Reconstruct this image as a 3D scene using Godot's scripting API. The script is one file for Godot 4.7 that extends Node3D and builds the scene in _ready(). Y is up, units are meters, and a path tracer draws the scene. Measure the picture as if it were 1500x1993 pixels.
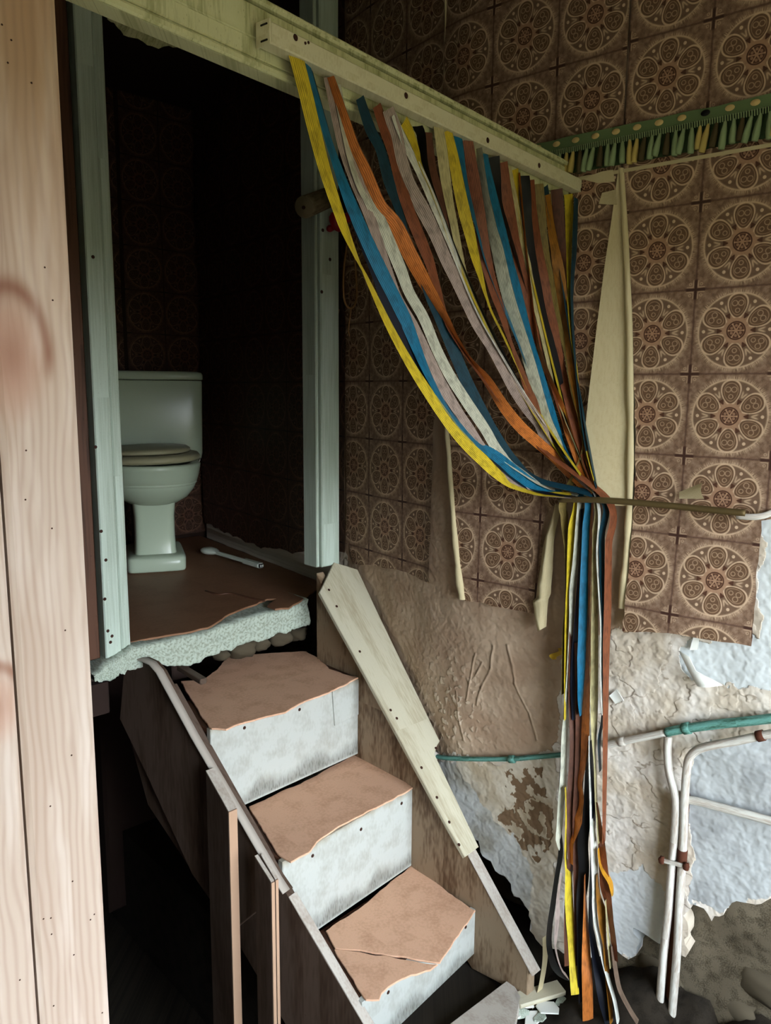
extends Node3D
# An old toilet cubicle up a short broken staircase; a strip curtain of coloured ribbons is tied back in front of a papered wall.
# Axes: +X runs along the treads towards the papered wall, -Z is the way the stairs climb, metres, lower floor at y = 0.

const F := 1505.0                       # focal length in pixels of a 1500 x 1993 frame
const EYE := Vector3(0, 1.56, 0)
var look := Basis(Vector3.UP, deg_to_rad(-43.0)) * Basis(Vector3.RIGHT, deg_to_rad(-8.9)) * Basis(Vector3.BACK, deg_to_rad(0.44))
var rng := RandomNumberGenerator.new()
var noise := FastNoiseLite.new()
var fine := FastNoiseLite.new()
var M := {}

# ---------------------------------------------------------------- measuring the photograph
func ray(x: float, y: float) -> Vector3:
	return look * Vector3((x - 750.0) / F, -(y - 996.5) / F, -1.0)

func on(x: float, y: float, p: Vector3, n: Vector3) -> Vector3:
	var d := ray(x, y)
	return EYE + d * ((p - EYE).dot(n) / d.dot(n))

func on_y(x: float, y: float, h: float) -> Vector3:
	return on(x, y, Vector3(0, h, 0), Vector3.UP)

func on_z(x: float, y: float, z: float) -> Vector3:
	return on(x, y, Vector3(0, 0, z), Vector3.BACK)

func on_x(x: float, y: float, v: float) -> Vector3:
	return on(x, y, Vector3(v, 0, 0), Vector3.RIGHT)

# the papered wall: d metres along it (0 at its slight bend, growing towards the viewer), y up
func wall_x(d: float) -> float:
	return 1.585 + 0.0095 * d + 0.1345 * (sqrt(d * d + 0.0009) - 0.03)

func wall_n(d: float) -> Vector3:
	return Vector3(-1, 0, 0.0095 + 0.1345 * d / sqrt(d * d + 0.0009)).normalized()

func wp(d: float, y: float, off := 0.0) -> Vector3:
	return Vector3(wall_x(d), y, -1.4 + d) + wall_n(d) * off

func wpx(x: float, y: float) -> Vector2:
	var d := 0.4 if x > 870 else -0.3
	var p := Vector3.ZERO
	for i in 8:
		p = on(x, y, Vector3(wall_x(d), 0, -1.4 + d), wall_n(d))
		d = p.z + 1.4
	return Vector2(d, p.y)

# where the ray meets a surface held off the papered wall by off
func wall_hit(x: float, y: float, off: float) -> Vector3:
	var d := 0.4 if x > 870 else -0.3
	var p := Vector3.ZERO
	for i in 8:
		var n := wall_n(d)
		p = on(x, y, Vector3(wall_x(d), 0, -1.4 + d) + n * off, n)
		d = (p - n * off).z + 1.4
	return p

func nums(s: String) -> Array:          # "x,y,w x,y,w" -> [[x, y, w], ...]
	var out := []
	for t in s.split(" ", false):
		var r := []
		for v in t.split(","):
			r.append(float(v))
		out.append(r)
	return out

func wall_poly(s: String) -> PackedVector2Array:
	var out := PackedVector2Array()
	for q in nums(s):
		out.append(wpx(q[0], q[1]))
	return out

# ---------------------------------------------------------------- naming
var taken := {}
func numbered(called: String) -> String:
	if not taken.has(called):
		taken[called] = 0
		return called
	taken[called] += 1
	return "%s_%03d" % [called, taken[called]]

func thing(called: String, label: String, category: String, at := Vector3.ZERO, group := "") -> Node3D:
	var o := Node3D.new()
	o.name = numbered(called)
	add_child(o)
	o.position = at
	tag(o, label, category, group)
	return o

func tag(o: Node3D, label: String, category: String, group := "") -> Node3D:
	o.set_meta("label", label)
	o.set_meta("category", category)
	if group:
		o.set_meta("group", group)
	return o

func structure(called: String, label: String, category: String) -> Node3D:
	var o := thing(called, label, category)
	o.set_meta("kind", "structure")
	return o

func build(called: String, st: SurfaceTool, m: Material, parent: Node3D = null, smooth := false) -> MeshInstance3D:
	st.generate_normals()
	st.set_material(m)
	var o := MeshInstance3D.new()
	o.mesh = st.commit()
	o.cast_shadow = GeometryInstance3D.SHADOW_CASTING_SETTING_ON
	if parent == null or parent == self:
		o.name = numbered(called)
		add_child(o)
	else:
		var n := 0
		for c in parent.get_children():
			if String(c.name) == called or String(c.name).begins_with(called + "_0") or String(c.name).begins_with(called + "_1"):
				n += 1
		o.name = called if n == 0 else "%s_%03d" % [called, n]
		parent.add_child(o)
		o.position = -parent.position if parent.get_parent() == self and not parent.has_meta("local") else Vector3.ZERO
	return o

func mb(smooth := false) -> SurfaceTool:
	var st := SurfaceTool.new()
	st.begin(Mesh.PRIMITIVE_TRIANGLES)
	st.set_smooth_group(0 if smooth else 4294967295)
	return st

# ---------------------------------------------------------------- shapes
func tri(st: SurfaceTool, a: Vector3, b: Vector3, c: Vector3, hint: Vector3, ua := Vector2.ZERO, ub := Vector2.ZERO, uc := Vector2.ZERO) -> void:
	if (a - c).cross(a - b).dot(hint) < 0:
		var t := b
		b = c
		c = t
		var u := ub
		ub = uc
		uc = u
	st.set_uv(ua); st.add_vertex(a)
	st.set_uv(ub); st.add_vertex(b)
	st.set_uv(uc); st.add_vertex(c)

func quad(st: SurfaceTool, a: Vector3, b: Vector3, c: Vector3, d: Vector3, hint: Vector3, ua := Vector2.ZERO, ub := Vector2.ZERO, uc := Vector2.ZERO, ud := Vector2.ZERO) -> void:
	tri(st, a, b, c, hint, ua, ub, uc)
	tri(st, a, c, d, hint, ua, uc, ud)

func inset(poly: PackedVector2Array, by: float) -> PackedVector2Array:
	var out := PackedVector2Array()
	var n := poly.size()
	var turn := -1.0 if Geometry2D.is_polygon_clockwise(poly) else 1.0
	for i in n:
		var e := (poly[i] - poly[(i + n - 1) % n]).normalized()
		var f := (poly[(i + 1) % n] - poly[i]).normalized()
		var b := (e.orthogonal() + f.orthogonal()) * -turn
		var l := maxf(b.length_squared(), 0.4)
		out.append(poly[i] + b * (2.0 * by / l))
	return out

# a plate: an outline in the local xy plane, thick along local z from 0 to depth, edges chamfered
func plate(st: SurfaceTool, poly: PackedVector2Array, depth: float, xf: Transform3D, bevel := 0.002, uv := Vector2.ZERO) -> void:
	var inner := inset(poly, bevel)
	var tris := Geometry2D.triangulate_polygon(inner)
	if tris.is_empty():
		inner = poly
		tris = Geometry2D.triangulate_polygon(poly)
	var zs := xf.basis.z
	for side in 2:
		var z := depth if side else 0.0
		for k in range(0, tris.size(), 3):
			var p := []
			var u := []
			for j in 3:
				var q := inner[tris[k + j]]
				p.append(xf * Vector3(q.x, q.y, z))
				u.append(q + uv)
			tri(st, p[0], p[1], p[2], zs if side else -zs, u[0], u[1], u[2])
	var n := poly.size()
	var rings := [[inner, 0.0], [poly, bevel], [poly, depth - bevel], [inner, depth]]
	var turn := 1.0 if Geometry2D.is_polygon_clockwise(poly) else -1.0
	var run := 0.0
	for i in n:
		var j := (i + 1) % n
		var nx := (poly[j] - poly[i]).orthogonal() * turn
		var out := xf.basis * Vector3(-nx.x, -nx.y, 0)
		var l := poly[i].distance_to(poly[j])
		for k in 3:
			var a: PackedVector2Array = rings[k][0]
			var b: PackedVector2Array = rings[k + 1][0]
			var za: float = rings[k][1]
			var zb: float = rings[k + 1][1]
			quad(st, xf * Vector3(a[i].x, a[i].y, za), xf * Vector3(a[j].x, a[j].y, za), xf * Vector3(b[j].x, b[j].y, zb), xf * Vector3(b[i].x, b[i].y, zb), out + zs * (k - 1) * out.length() * 0.5,
				poly[i] + uv + Vector2(za, 0), poly[j] + uv + Vector2(za, 0), poly[j] + uv + Vector2(zb, 0), poly[i] + uv + Vector2(zb, 0))
		run += l

func box(st: SurfaceTool, lo: Vector3, hi: Vector3, bevel := 0.002, uv := Vector2.ZERO) -> void:
	plate(st, PackedVector2Array([Vector2(lo.x, lo.y), Vector2(hi.x, lo.y), Vector2(hi.x, hi.y), Vector2(lo.x, hi.y)]), hi.z - lo.z, Transform3D(Basis(), Vector3(0, 0, lo.z)), bevel, uv)

# a beam of rectangular section from a to b; up tells where its height goes
func bar(st: SurfaceTool, a: Vector3, b: Vector3, up: Vector3, h: float, w: float, bevel := 0.002, uv := Vector2.ZERO) -> void:
	var y := (b - a).normalized()
	var x := up.slide(y).normalized()
	var z := x.cross(y)
	var l := a.distance_to(b)
	plate(st, PackedVector2Array([Vector2(-h / 2, 0), Vector2(h / 2, 0), Vector2(h / 2, l), Vector2(-h / 2, l)]), w, Transform3D(Basis(x, y, z), a - z * w / 2), bevel, uv)

func tube(st: SurfaceTool, path: PackedVector3Array, radii: Array, segs := 10, caps := true) -> void:
	var n := path.size()
	var rings := []
	var side := Vector3.ZERO
	for i in n:
		var t := (path[mini(i + 1, n - 1)] - path[maxi(i - 1, 0)]).normalized()
		if side == Vector3.ZERO:
			side = t.cross(Vector3.UP if absf(t.y) < 0.9 else Vector3.RIGHT).normalized()
		side = side.slide(t).normalized()
		var other := t.cross(side)
		var r: float = radii[mini(i, radii.size() - 1)]
		var ring := []
		for k in segs:
			var a := TAU * k / segs
			ring.append(path[i] + (side * cos(a) + other * sin(a)) * r)
		rings.append(ring)
	var run := 0.0
	for i in n - 1:
		var l := path[i].distance_to(path[i + 1])
		for k in segs:
			var k2 := (k + 1) % segs
			var mid := (path[i] + path[i + 1]) * 0.5
			var hint: Vector3 = rings[i][k] + rings[i + 1][k2] - mid * 2.0
			quad(st, rings[i][k], rings[i][k2], rings[i + 1][k2], rings[i + 1][k], hint, Vector2(float(k) / segs, run), Vector2(float(k + 1) / segs, run), Vector2(float(k + 1) / segs, run + l), Vector2(float(k) / segs, run + l))
		run += l
	if caps:
		for e in [0, n - 1]:
			var out := path[0] - path[1] if e == 0 else path[n - 1] - path[n - 2]
			for k in segs:
				tri(st, path[e], rings[e][k], rings[e][(k + 1) % segs], out)

func smooth_path(pts: PackedVector3Array, step: float) -> PackedVector3Array:
	var out := PackedVector3Array()
	var n := pts.size()
	for i in n - 1:
		var k := maxi(1, int(ceil(pts[i].distance_to(pts[i + 1]) / step)))
		for j in k:
			out.append(pts[i].cubic_interpolate(pts[i + 1], pts[maxi(i - 1, 0)], pts[mini(i + 2, n - 1)], float(j) / k))
	out.append(pts[n - 1])
	return out

# turned shape: [radius, height] pairs, squeezed by sx, sz
func lathe(st: SurfaceTool, prof: Array, xf: Transform3D, segs := 32, sx := 1.0, sz := 1.0, power := 2.0) -> void:
	var pt := func(k: int, q) -> Vector3:
		var a := TAU * k / segs
		var c := cos(a)
		var s := sin(a)
		var e := 2.0 / power
		return xf * Vector3(signf(c) * pow(absf(c), e) * float(q[0]) * sx, q[1], signf(s) * pow(absf(s), e) * float(q[0]) * sz)
	for i in prof.size() - 1:
		var up: float = prof[i + 1][1] - prof[i][1]
		var outw: float = prof[i + 1][0] - prof[i][0]
		for k in segs:
			var a := TAU * (k + 0.5) / segs
			var hint: Vector3 = xf.basis * Vector3(cos(a) * up, -outw, sin(a) * up)
			quad(st, pt.call(k, prof[i]), pt.call((k + 1) % segs, prof[i]), pt.call((k + 1) % segs, prof[i + 1]), pt.call(k, prof[i + 1]), hint)

func grid(st: SurfaceTool, nx: int, ny: int, f: Callable, hint: Vector3, us := 1.0, vs := 1.0) -> void:
	var p := []
	for j in ny + 1:
		for i in nx + 1:
			p.append(f.call(float(i) / nx, float(j) / ny))
	for j in ny:
		for i in nx:
			var a := j * (nx + 1) + i
			quad(st, p[a], p[a + 1], p[a + nx + 2], p[a + nx + 1], hint, Vector2(float(i) / nx * us, float(j) / ny * vs), Vector2(float(i + 1) / nx * us, float(j) / ny * vs), Vector2(float(i + 1) / nx * us, float(j + 1) / ny * vs), Vector2(float(i) / nx * us, float(j + 1) / ny * vs))

func ragged(poly: PackedVector2Array, step: float, rough: float, from := 0, to := 9999) -> PackedVector2Array:
	var out := PackedVector2Array()
	var n := poly.size()
	for i in n:
		out.append(poly[i])
		if i < from or i >= to:
			continue
		var a := poly[i]
		var b := poly[(i + 1) % n]
		var k := int(a.distance_to(b) / step)
		var side := (b - a).orthogonal().normalized()
		for j in range(1, k):
			var q := a.lerp(b, float(j) / k)
			out.append(q + side * (noise.get_noise_2d(q.x * 420.0, q.y * 420.0 + i * 31.0) * 1.6 + fine.get_noise_2d(q.x * 900.0, q.y * 900.0) * 0.25) * rough)
	return out

# a sheet on the papered wall, cut to an outline given in wall metres
func wall_sheet(st: SurfaceTool, poly: PackedVector2Array, cell: float, off: Callable, uv: Callable, skirt := 0.0) -> void:
	var lo := poly[0]
	var hi := poly[0]
	for q in poly:
		lo = lo.min(q)
		hi = hi.max(q)
	var put := func(q: Vector2, down := 0.0) -> Vector3:
		return wp(q.x, q.y, float(off.call(q)) - down)
	for i in int(ceil((hi.x - lo.x) / cell)):
		for j in int(ceil((hi.y - lo.y) / cell)):
			var c := lo + Vector2(i, j) * cell
			var sq := PackedVector2Array([c, c + Vector2(cell, 0), c + Vector2(cell, cell), c + Vector2(0, cell)])
			for piece in Geometry2D.intersect_polygons(sq, poly):
				var t := Geometry2D.triangulate_polygon(piece)
				for k in range(0, t.size(), 3):
					var a: Vector2 = piece[t[k]]
					var b: Vector2 = piece[t[k + 1]]
					var e: Vector2 = piece[t[k + 2]]
					tri(st, put.call(a), put.call(b), put.call(e), wall_n(a.x), uv.call(a), uv.call(b), uv.call(e))
	if skirt > 0.0:
		var turn := 1.0 if Geometry2D.is_polygon_clockwise(poly) else -1.0
		for i in poly.size():
			var a := poly[i]
			var b := poly[(i + 1) % poly.size()]
			var o := (b - a).orthogonal() * turn
			var w := wall_n(a.x)
			var along := Vector3(-w.z, 0, w.x)
			if along.z < 0:
				along = -along
			quad(st, put.call(a), put.call(b), put.call(b, skirt), put.call(a, skirt), -(along * o.x + Vector3.UP * o.y), uv.call(a), uv.call(b), uv.call(b), uv.call(a))

# a roughened lump of stone, plaster or rubble
func lump(st: SurfaceTool, at: Vector3, size: Vector3, turn: Basis, key: float, power := 4.0) -> void:
	var f := func(u: float, v: float) -> Vector3:
		var a := u * TAU
		var b := (v - 0.5) * PI
		var d := Vector3(cos(a) * cos(b), sin(b), sin(a) * cos(b))
		var r := pow(pow(absf(d.x), power) + pow(absf(d.y), power) + pow(absf(d.z), power), -1.0 / power)
		r *= 1.0 + 0.28 * noise.get_noise_3d(d.x * 60.0 + key * 97.0, d.y * 60.0, d.z * 60.0 + key * 13.0)
		return at + turn * (d * r * size * 0.5)
	var p := []
	for j in 9:
		for i in 13:
			p.append(f.call(float(i % 12) / 12.0, clampf(j / 8.0, 0.001, 0.999)))
	for j in 8:
		for i in 12:
			var k := j * 13 + i
			var c: Vector3 = p[k] + p[k + 14] - at * 2.0
			quad(st, p[k], p[k + 1], p[k + 14], p[k + 13], c)

# ---------------------------------------------------------------- materials
func mat(called: String, c: Color, rough := 0.8, tex: Texture2D = null, uv := Vector3.ONE, normal: Texture2D = null, depth := 1.0) -> StandardMaterial3D:
	var m := StandardMaterial3D.new()
	m.resource_name = called
	m.albedo_color = c
	m.roughness = rough
	m.cull_mode = BaseMaterial3D.CULL_DISABLED
	m.metallic_specular = 0.35
	if tex:
		m.albedo_texture = tex
	if normal:
		m.normal_enabled = true
		m.normal_texture = normal
		m.normal_scale = depth
	m.uv1_scale = uv
	return m

func paint(w: int, h: int, f: Callable) -> Image:
	var im := Image.create(w, h, false, Image.FORMAT_RGB8)
	for y in h:
		for x in w:
			im.set_pixel(x, y, f.call(x, y))
	return im

func tex(im: Image) -> ImageTexture:
	return ImageTexture.create_from_image(im)

func bumps(im: Image, scale: float) -> ImageTexture:
	var n: Image = im.duplicate()
	n.convert(Image.FORMAT_RGBA8)
	n.bump_map_to_normal_map(scale)
	return ImageTexture.create_from_image(n)

# fbm noise that repeats over n pixels is not needed: boards are shorter than the textures
func nz(x: float, y: float) -> float:
	return noise.get_noise_2d(x, y)

func ss(a: float, b: float, x: float) -> float:
	return smoothstep(a, b, x)

func rosette(n: int) -> Image:           # one printed tile of the wallpaper
	var ground := Color(0.59, 0.49, 0.405)
	var lines := Color(0.94, 0.85, 0.73)
	var brown := Color(0.48, 0.38, 0.29)
	var rust := Color(0.46, 0.30, 0.22)
	var pink := Color(0.76, 0.63, 0.52)
	var dark := Color(0.27, 0.17, 0.14)
	return paint(n, n, func(px: int, py: int) -> Color:
		var x := (px + 0.5) / n - 0.5
		var y := 0.5 - (py + 0.5) / n
		var r := sqrt(x * x + y * y)
		var mottle := nz(px * 1.3, py * 1.3) * 0.5 + fine.get_noise_2d(px * 3.0, py * 3.0) * 0.35
		var c := ground.lightened(maxf(0.0, mottle) * 0.45).darkened(maxf(0.0, -mottle) * 0.45)
		var e := maxf(absf(x), absf(y))
		c = c.lerp(lines, clampf(0.55 * exp(-pow((r - 0.452) / 0.026, 2.0)) * (0.7 + 1.3 * fine.get_noise_2d(atan2(y, x) * 400.0, r * 60.0)), 0.0, 1.0))
		c = c.lerp(dark, 0.45 * ss(0.480, 0.498, e))
		var mx := 0.5 - absf(x)                                    # corner cross
		var my := 0.5 - absf(y)
		if mx < 0.13 and my < 0.13:
			var bar_ := minf(mx, my)
			c = c.lerp(dark, 0.9 * (1.0 - ss(0.012, 0.018, bar_)) * (1.0 - ss(0.10, 0.13, maxf(mx, my))))
			c = c.lerp(lines, 0.8 * exp(-pow((bar_ - 0.028) / 0.006, 2.0)) * (1.0 - ss(0.10, 0.12, maxf(mx, my))) * ss(0.02, 0.028, bar_))
			var q := Vector2(mx - 0.065, my - 0.065).length()
			c = c.lerp(lines, 0.6 * exp(-pow((q - 0.014) / 0.006, 2.0)))
		if r < 0.445:
			c = c.lerp(brown.lightened(0.10), ss(0.445, 0.43, r))
			c = c.lerp(lines, 0.95 * exp(-pow((r - 0.432) / 0.012, 2.0)))
			var a := fposmod(atan2(y, x) - PI / 2 + PI / 6, PI / 3) - PI / 6   # six petals, one straight up
			var along := r * cos(a)
			var across := r * sin(a)
			var wide := 0.100 + 0.17 * (along - 0.29)                 # petals widen outwards
			var t := sqrt(pow((along - 0.284) / 0.132, 2.0) + pow(across / wide, 2.0))
			var b := fposmod(atan2(y, x) - PI / 2, PI / 3) - PI / 6      # the gaps between petals
			var ga := r * cos(b)
			var gb := r * sin(b)
			c = c.lerp(pink, 0.9 * ss(0.21, 0.16, r))
			c = c.lerp(rust.darkened(0.2), ss(0.008, 0.0, absf(gb) - (ga - 0.155) * 0.42) * ss(0.155, 0.165, ga) * ss(0.222, 0.214, ga))
			c = c.lerp(lines, ss(0.023, 0.017, Vector2(ga - 0.372, gb).length()))
			c = c.lerp(lines, 0.90 * exp(-pow((absf(gb) - (ga - 0.24) * 0.30) / 0.011, 2.0)) * ss(0.23, 0.26, ga) * ss(0.34, 0.30, ga))
			if t < 1.20:
				c = c.lerp(lines, 0.95 * ss(1.20, 1.12, t))
				c = c.lerp(brown, ss(1.04, 0.97, t))
				var s1 := absf(Vector2(along - 0.315, absf(across) - 0.034).length() - 0.030)
				var s2 := absf(Vector2(along - 0.232, across).length() - 0.024)
				var s3 := absf(t - 0.80)
				c = c.lerp(lines, 0.72 * maxf(exp(-pow(s1 / 0.005, 2.0)), maxf(exp(-pow(s2 / 0.005, 2.0)), 0.8 * exp(-pow(s3 / 0.04, 2.0)))) * ss(1.0, 0.9, t))
			c = c.lerp(pink, ss(0.152, 0.142, r))
			c = c.lerp(rust.darkened(0.25), ss(0.112, 0.106, r))
			c = c.lerp(pink, ss(0.094, 0.09, r) * ss(0.012, 0.006, absf(gb)) + 0.55 * exp(-pow((r - 0.09) / 0.006, 2.0)))
			c = c.lerp(pink, ss(0.019, 0.015, Vector2(along - 0.058, across).length()) * 0.8)
			c = c.darkened(maxf(0.0, -mottle) * 0.25)
		return c)

func wood_image(w: int, h: int, knots: Array, base: Color, streak: Color, seed_: float, lines := 26.0) -> Image:
	return paint(w, h, func(px: int, py: int) -> Color:
		var u := float(px) / w
		var v := float(py) / h
		var g := u * lines + nz(u * 30.0 + seed_, v * 150.0 + seed_) * 1.1 + fine.get_noise_2d(u * 14.0, v * 160.0 + seed_) * 0.3
		var k := 0.0
		var ring := 0.0
		var mid := 0.0
		for q in knots:
			var d := Vector2((u - q[0]) * q[3], (v - q[1])) / float(q[2])
			var l := d.length()
			g += (lines * 0.09) * signf(u - q[0] + 0.0001) * exp(-l * l * 0.35) * -1.0
			k = maxf(k, exp(-pow(l, 4.0)))
			mid = maxf(mid, exp(-pow(l * 2.6, 2.0)))
			ring = maxf(ring, exp(-pow((l - 1.15) / 0.17, 2.0)) * ss(0.1, -0.5, d.normalized().y - d.normalized().x * 0.4))
		var s := pow(0.5 + 0.5 * sin(g * TAU), 2.0)
		var toned := base.lerp(Color(0.66, 0.47, 0.29), ss(0.50, 0.05, v + 0.05 * nz(u * 20.0, v * 60.0)) * 0.85)  # base colour turns amber towards the top
		var c := toned.lerp(streak, 0.26 * s + 0.25 * maxf(0.0, nz(u * 60.0 + 50.0, v * 40.0 + seed_)))
		c = c.lerp(Color(0.66, 0.50, 0.42), k * 0.75)
		c = c.lerp(Color(0.42, 0.23, 0.15), clampf(ring * 0.62 + mid * 0.30, 0.0, 1.0))
		var dust := nz(px * 0.35 + 900.0, py * 0.25)
		return c.lightened(maxf(0.0, dust) * 0.25))

func grime_image(n: int, base: Color, dirt: Color, much: float, specks: float, seed_: float, stretch := 1.0) -> Image:
	return paint(n, n, func(px: int, py: int) -> Color:
		var a := nz(px * 0.55 + seed_, py * 0.55 / stretch + seed_) + 0.5 * fine.get_noise_2d(px * 1.2, py * 1.2 / stretch + seed_)
		var c := base.lerp(dirt, clampf(0.25 * much + a * much, 0.0, 1.0))
		if fine.get_noise_2d(px * 2.2 + seed_, py * 2.2 + 40.0) > 1.22 - specks:
			c = c.lerp(dirt.darkened(0.3), 0.5)
		return c.lightened(maxf(0.0, fine.get_noise_2d(px * 4.0, py * 4.0 + seed_)) * 0.12))

func _ready() -> void:
	rng.seed = 11
	noise.seed = 5
	noise.noise_type = FastNoiseLite.TYPE_SIMPLEX
	noise.frequency = 0.02
	noise.fractal_octaves = 4
	fine.seed = 9
	fine.noise_type = FastNoiseLite.TYPE_SIMPLEX
	fine.frequency = 0.08
	fine.fractal_octaves = 2
	# ------------------------------------------------------------ camera, sky, light, exposure
	var cam := Camera3D.new()
	cam.name = "camera"
	cam.fov = rad_to_deg(2.0 * atan(996.5 / F))
	cam.near = 0.02
	cam.transform = Transform3D(look, EYE)
	add_child(cam)
	var env := Environment.new()
	var sky_m := ProceduralSkyMaterial.new()
	sky_m.sky_top_color = Color(0.88, 0.94, 1.0)
	sky_m.sky_horizon_color = Color(0.97, 0.99, 1.0)
	sky_m.ground_horizon_color = Color(0.30, 0.31, 0.23)
	sky_m.ground_bottom_color = Color(0.26, 0.26, 0.19)
	sky_m.sky_energy_multiplier = 1.0
	sky_m.ground_energy_multiplier = 1.0
	var sky := Sky.new()
	sky.sky_material = sky_m
	env.background_mode = Environment.BG_SKY
	env.sky = sky
	env.background_energy_multiplier = 6.0
	env.tonemap_mode = Environment.TONE_MAPPER_LINEAR
	env.tonemap_exposure = 3.85
	env.sdfgi_enabled = true
	env.ssao_enabled = true
	env.ssil_enabled = true
	var we := WorldEnvironment.new()
	we.name = "world_environment"
	we.environment = env
	add_child(we)
	materials()
	shell()
	papered_wall()
	platform()
	staircase()
	partition()
	toilet()
	pipes()
	curtain()
	fringe()
	loose_things()

# ---------------------------------------------------------------- materials
func materials() -> void:
	var t0 := Time.get_ticks_msec()
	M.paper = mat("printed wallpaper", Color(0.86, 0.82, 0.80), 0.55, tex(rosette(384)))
	M.paper_shaded = mat("shaded cubicle wallpaper", Color(0.46, 0.38, 0.36), 0.5, M.paper.albedo_texture)  # same wallpaper print tinted darker, cubicle shade put into the colour
	var planks := wood_image(320, 1280, [], Color(0.79, 0.68, 0.59), Color(0.60, 0.45, 0.35), 3.0, 13.0)
	M.pine = mat("old pine", Color(1, 1, 1), 0.6, tex(planks), Vector3(5.0, 0.5, 1))
	var knotted := wood_image(256, 1400, [[0.20, 0.418, 0.024, 0.060]], Color(0.72, 0.65, 0.595), Color(0.56, 0.45, 0.38), 21.0, 9.0)
	M.pine_knotted_b = mat("old knotted pine", Color(1, 1, 1), 0.6, tex(wood_image(256, 1400, [[0.72, 0.565, 0.016, 0.045]], Color(0.72, 0.65, 0.595), Color(0.56, 0.45, 0.38), 61.0, 9.0)), Vector3.ONE)
	M.pine_plain = mat("old pine plank", Color(1, 1, 1), 0.6, tex(planks), Vector3.ONE)
	M.pine_knotted = mat("old knotted pine", Color(1, 1, 1), 0.6, tex(knotted), Vector3.ONE)
	M.dark_wood = mat("dark brown board", Color(0.38, 0.26, 0.20), 0.55, tex(grime_image(256, Color(0.9, 0.85, 0.8), Color(0.45, 0.38, 0.33), 0.8, 0.3, 77.0, 8.0)), Vector3(3, 1.2, 1))
	M.stringer = mat("old brown painted board", Color(0.34, 0.28, 0.24), 0.6, tex(grime_image(256, Color(1, 1, 1), Color(0.66, 0.58, 0.5), 0.6, 0.3, 177.0, 3.0)), Vector3(3, 1.2, 1))
	var green := grime_image(384, Color(0.76, 0.80, 0.76), Color(0.52, 0.55, 0.48), 0.35, 0.30, 300.0, 9.0)
	M.green_paint = mat("pale green paint", Color(0.95, 0.97, 0.96), 0.5, tex(green), Vector3(4, 1.3, 1))
	M.lintel = mat("mouldy yellow green paint", Color(0.96, 0.96, 0.86), 0.6, tex(grime_image(384, Color(0.80, 0.80, 0.70), Color(0.46, 0.46, 0.32), 0.5, 0.36, 420.0, 3.0)), Vector3(4, 1.4, 1))
	M.cap_paint = mat("dusty cream paint", Color(0.83, 0.82, 0.77), 0.55, tex(grime_image(384, Color(0.88, 0.86, 0.80), Color(0.66, 0.60, 0.50), 0.4, 0.26, 90.0, 3.0)), Vector3(3, 1.2, 1))
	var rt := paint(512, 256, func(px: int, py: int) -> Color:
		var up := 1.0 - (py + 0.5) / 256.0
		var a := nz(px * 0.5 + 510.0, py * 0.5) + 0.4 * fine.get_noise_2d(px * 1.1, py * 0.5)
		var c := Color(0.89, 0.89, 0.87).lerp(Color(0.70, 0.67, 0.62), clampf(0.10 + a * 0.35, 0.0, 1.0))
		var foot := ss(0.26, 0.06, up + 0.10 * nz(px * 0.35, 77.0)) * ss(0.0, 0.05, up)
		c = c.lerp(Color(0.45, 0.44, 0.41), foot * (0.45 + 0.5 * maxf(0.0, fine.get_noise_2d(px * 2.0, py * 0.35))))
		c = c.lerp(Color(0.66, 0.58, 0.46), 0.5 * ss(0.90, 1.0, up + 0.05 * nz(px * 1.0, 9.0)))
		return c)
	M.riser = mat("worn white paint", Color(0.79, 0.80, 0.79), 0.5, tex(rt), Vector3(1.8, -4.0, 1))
	M.stringer_tan = mat("scuffed tan board", Color(0.56, 0.48, 0.39), 0.6, tex(grime_image(256, Color(1, 1, 1), Color(0.55, 0.47, 0.4), 0.7, 0.3, 277.0, 2.0)), Vector3(3, 1.6, 1))
	M.lit_edge_tan = mat("lit tan edge", Color(0.68, 0.55, 0.45), 0.7)
	M.edge_paint = mat("scuffed white board edge", Color(0.78, 0.76, 0.73), 0.6, tex(grime_image(256, Color(0.88, 0.86, 0.84), Color(0.66, 0.60, 0.55), 0.4, 0.3, 610.0, 1.0)), Vector3(5, 3, 1))
	var hb := grime_image(384, Color(0.86, 0.68, 0.56), Color(0.72, 0.54, 0.42), 0.45, 0.22, 710.0, 1.0)
	M.hardboard = mat("dusty brown hardboard", Color(1, 1, 1), 0.75, tex(hb), Vector3(2.2, 2.2, 1))
	M.lino = mat("brown floor covering", Color(0.62, 0.57, 0.52), 0.55, tex(hb), Vector3(1.5, 1.5, 1))
	M.hardboard_edge = mat("broken hardboard edge", Color(0.66, 0.54, 0.42), 0.9)
	var con := grime_image(384, Color(0.72, 0.74, 0.70), Color(0.42, 0.42, 0.36), 0.6, 0.45, 810.0, 1.0)
	M.render = mat("crumbling painted render", Color(0.95, 0.98, 0.96), 0.85, tex(con), Vector3(5, 5, 1), bumps(con, 4.0), 0.35)
	M.stone = mat("damp grey masonry", Color(0.50, 0.44, 0.38), 0.95, tex(con), Vector3(3, 3, 1), bumps(con, 8.0), 1.0)
	M.dark = mat("shaded brown plaster", Color(0.17, 0.12, 0.10), 0.95)  # dark colour puts the shade into cubicle surfaces and the void
	M.soil = mat("dark earth", Color(0.24, 0.20, 0.17), 1.0, tex(con), Vector3(3, 3, 1))
	M.room = mat("room plaster", Color(0.84, 0.82, 0.76), 0.9)
	M.ceramic = mat("dusty glazed sanitary ware", Color(0.66, 0.71, 0.63), 0.18)
	M.seat = mat("cream plastic seat", Color(0.60, 0.58, 0.47), 0.35)
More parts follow.
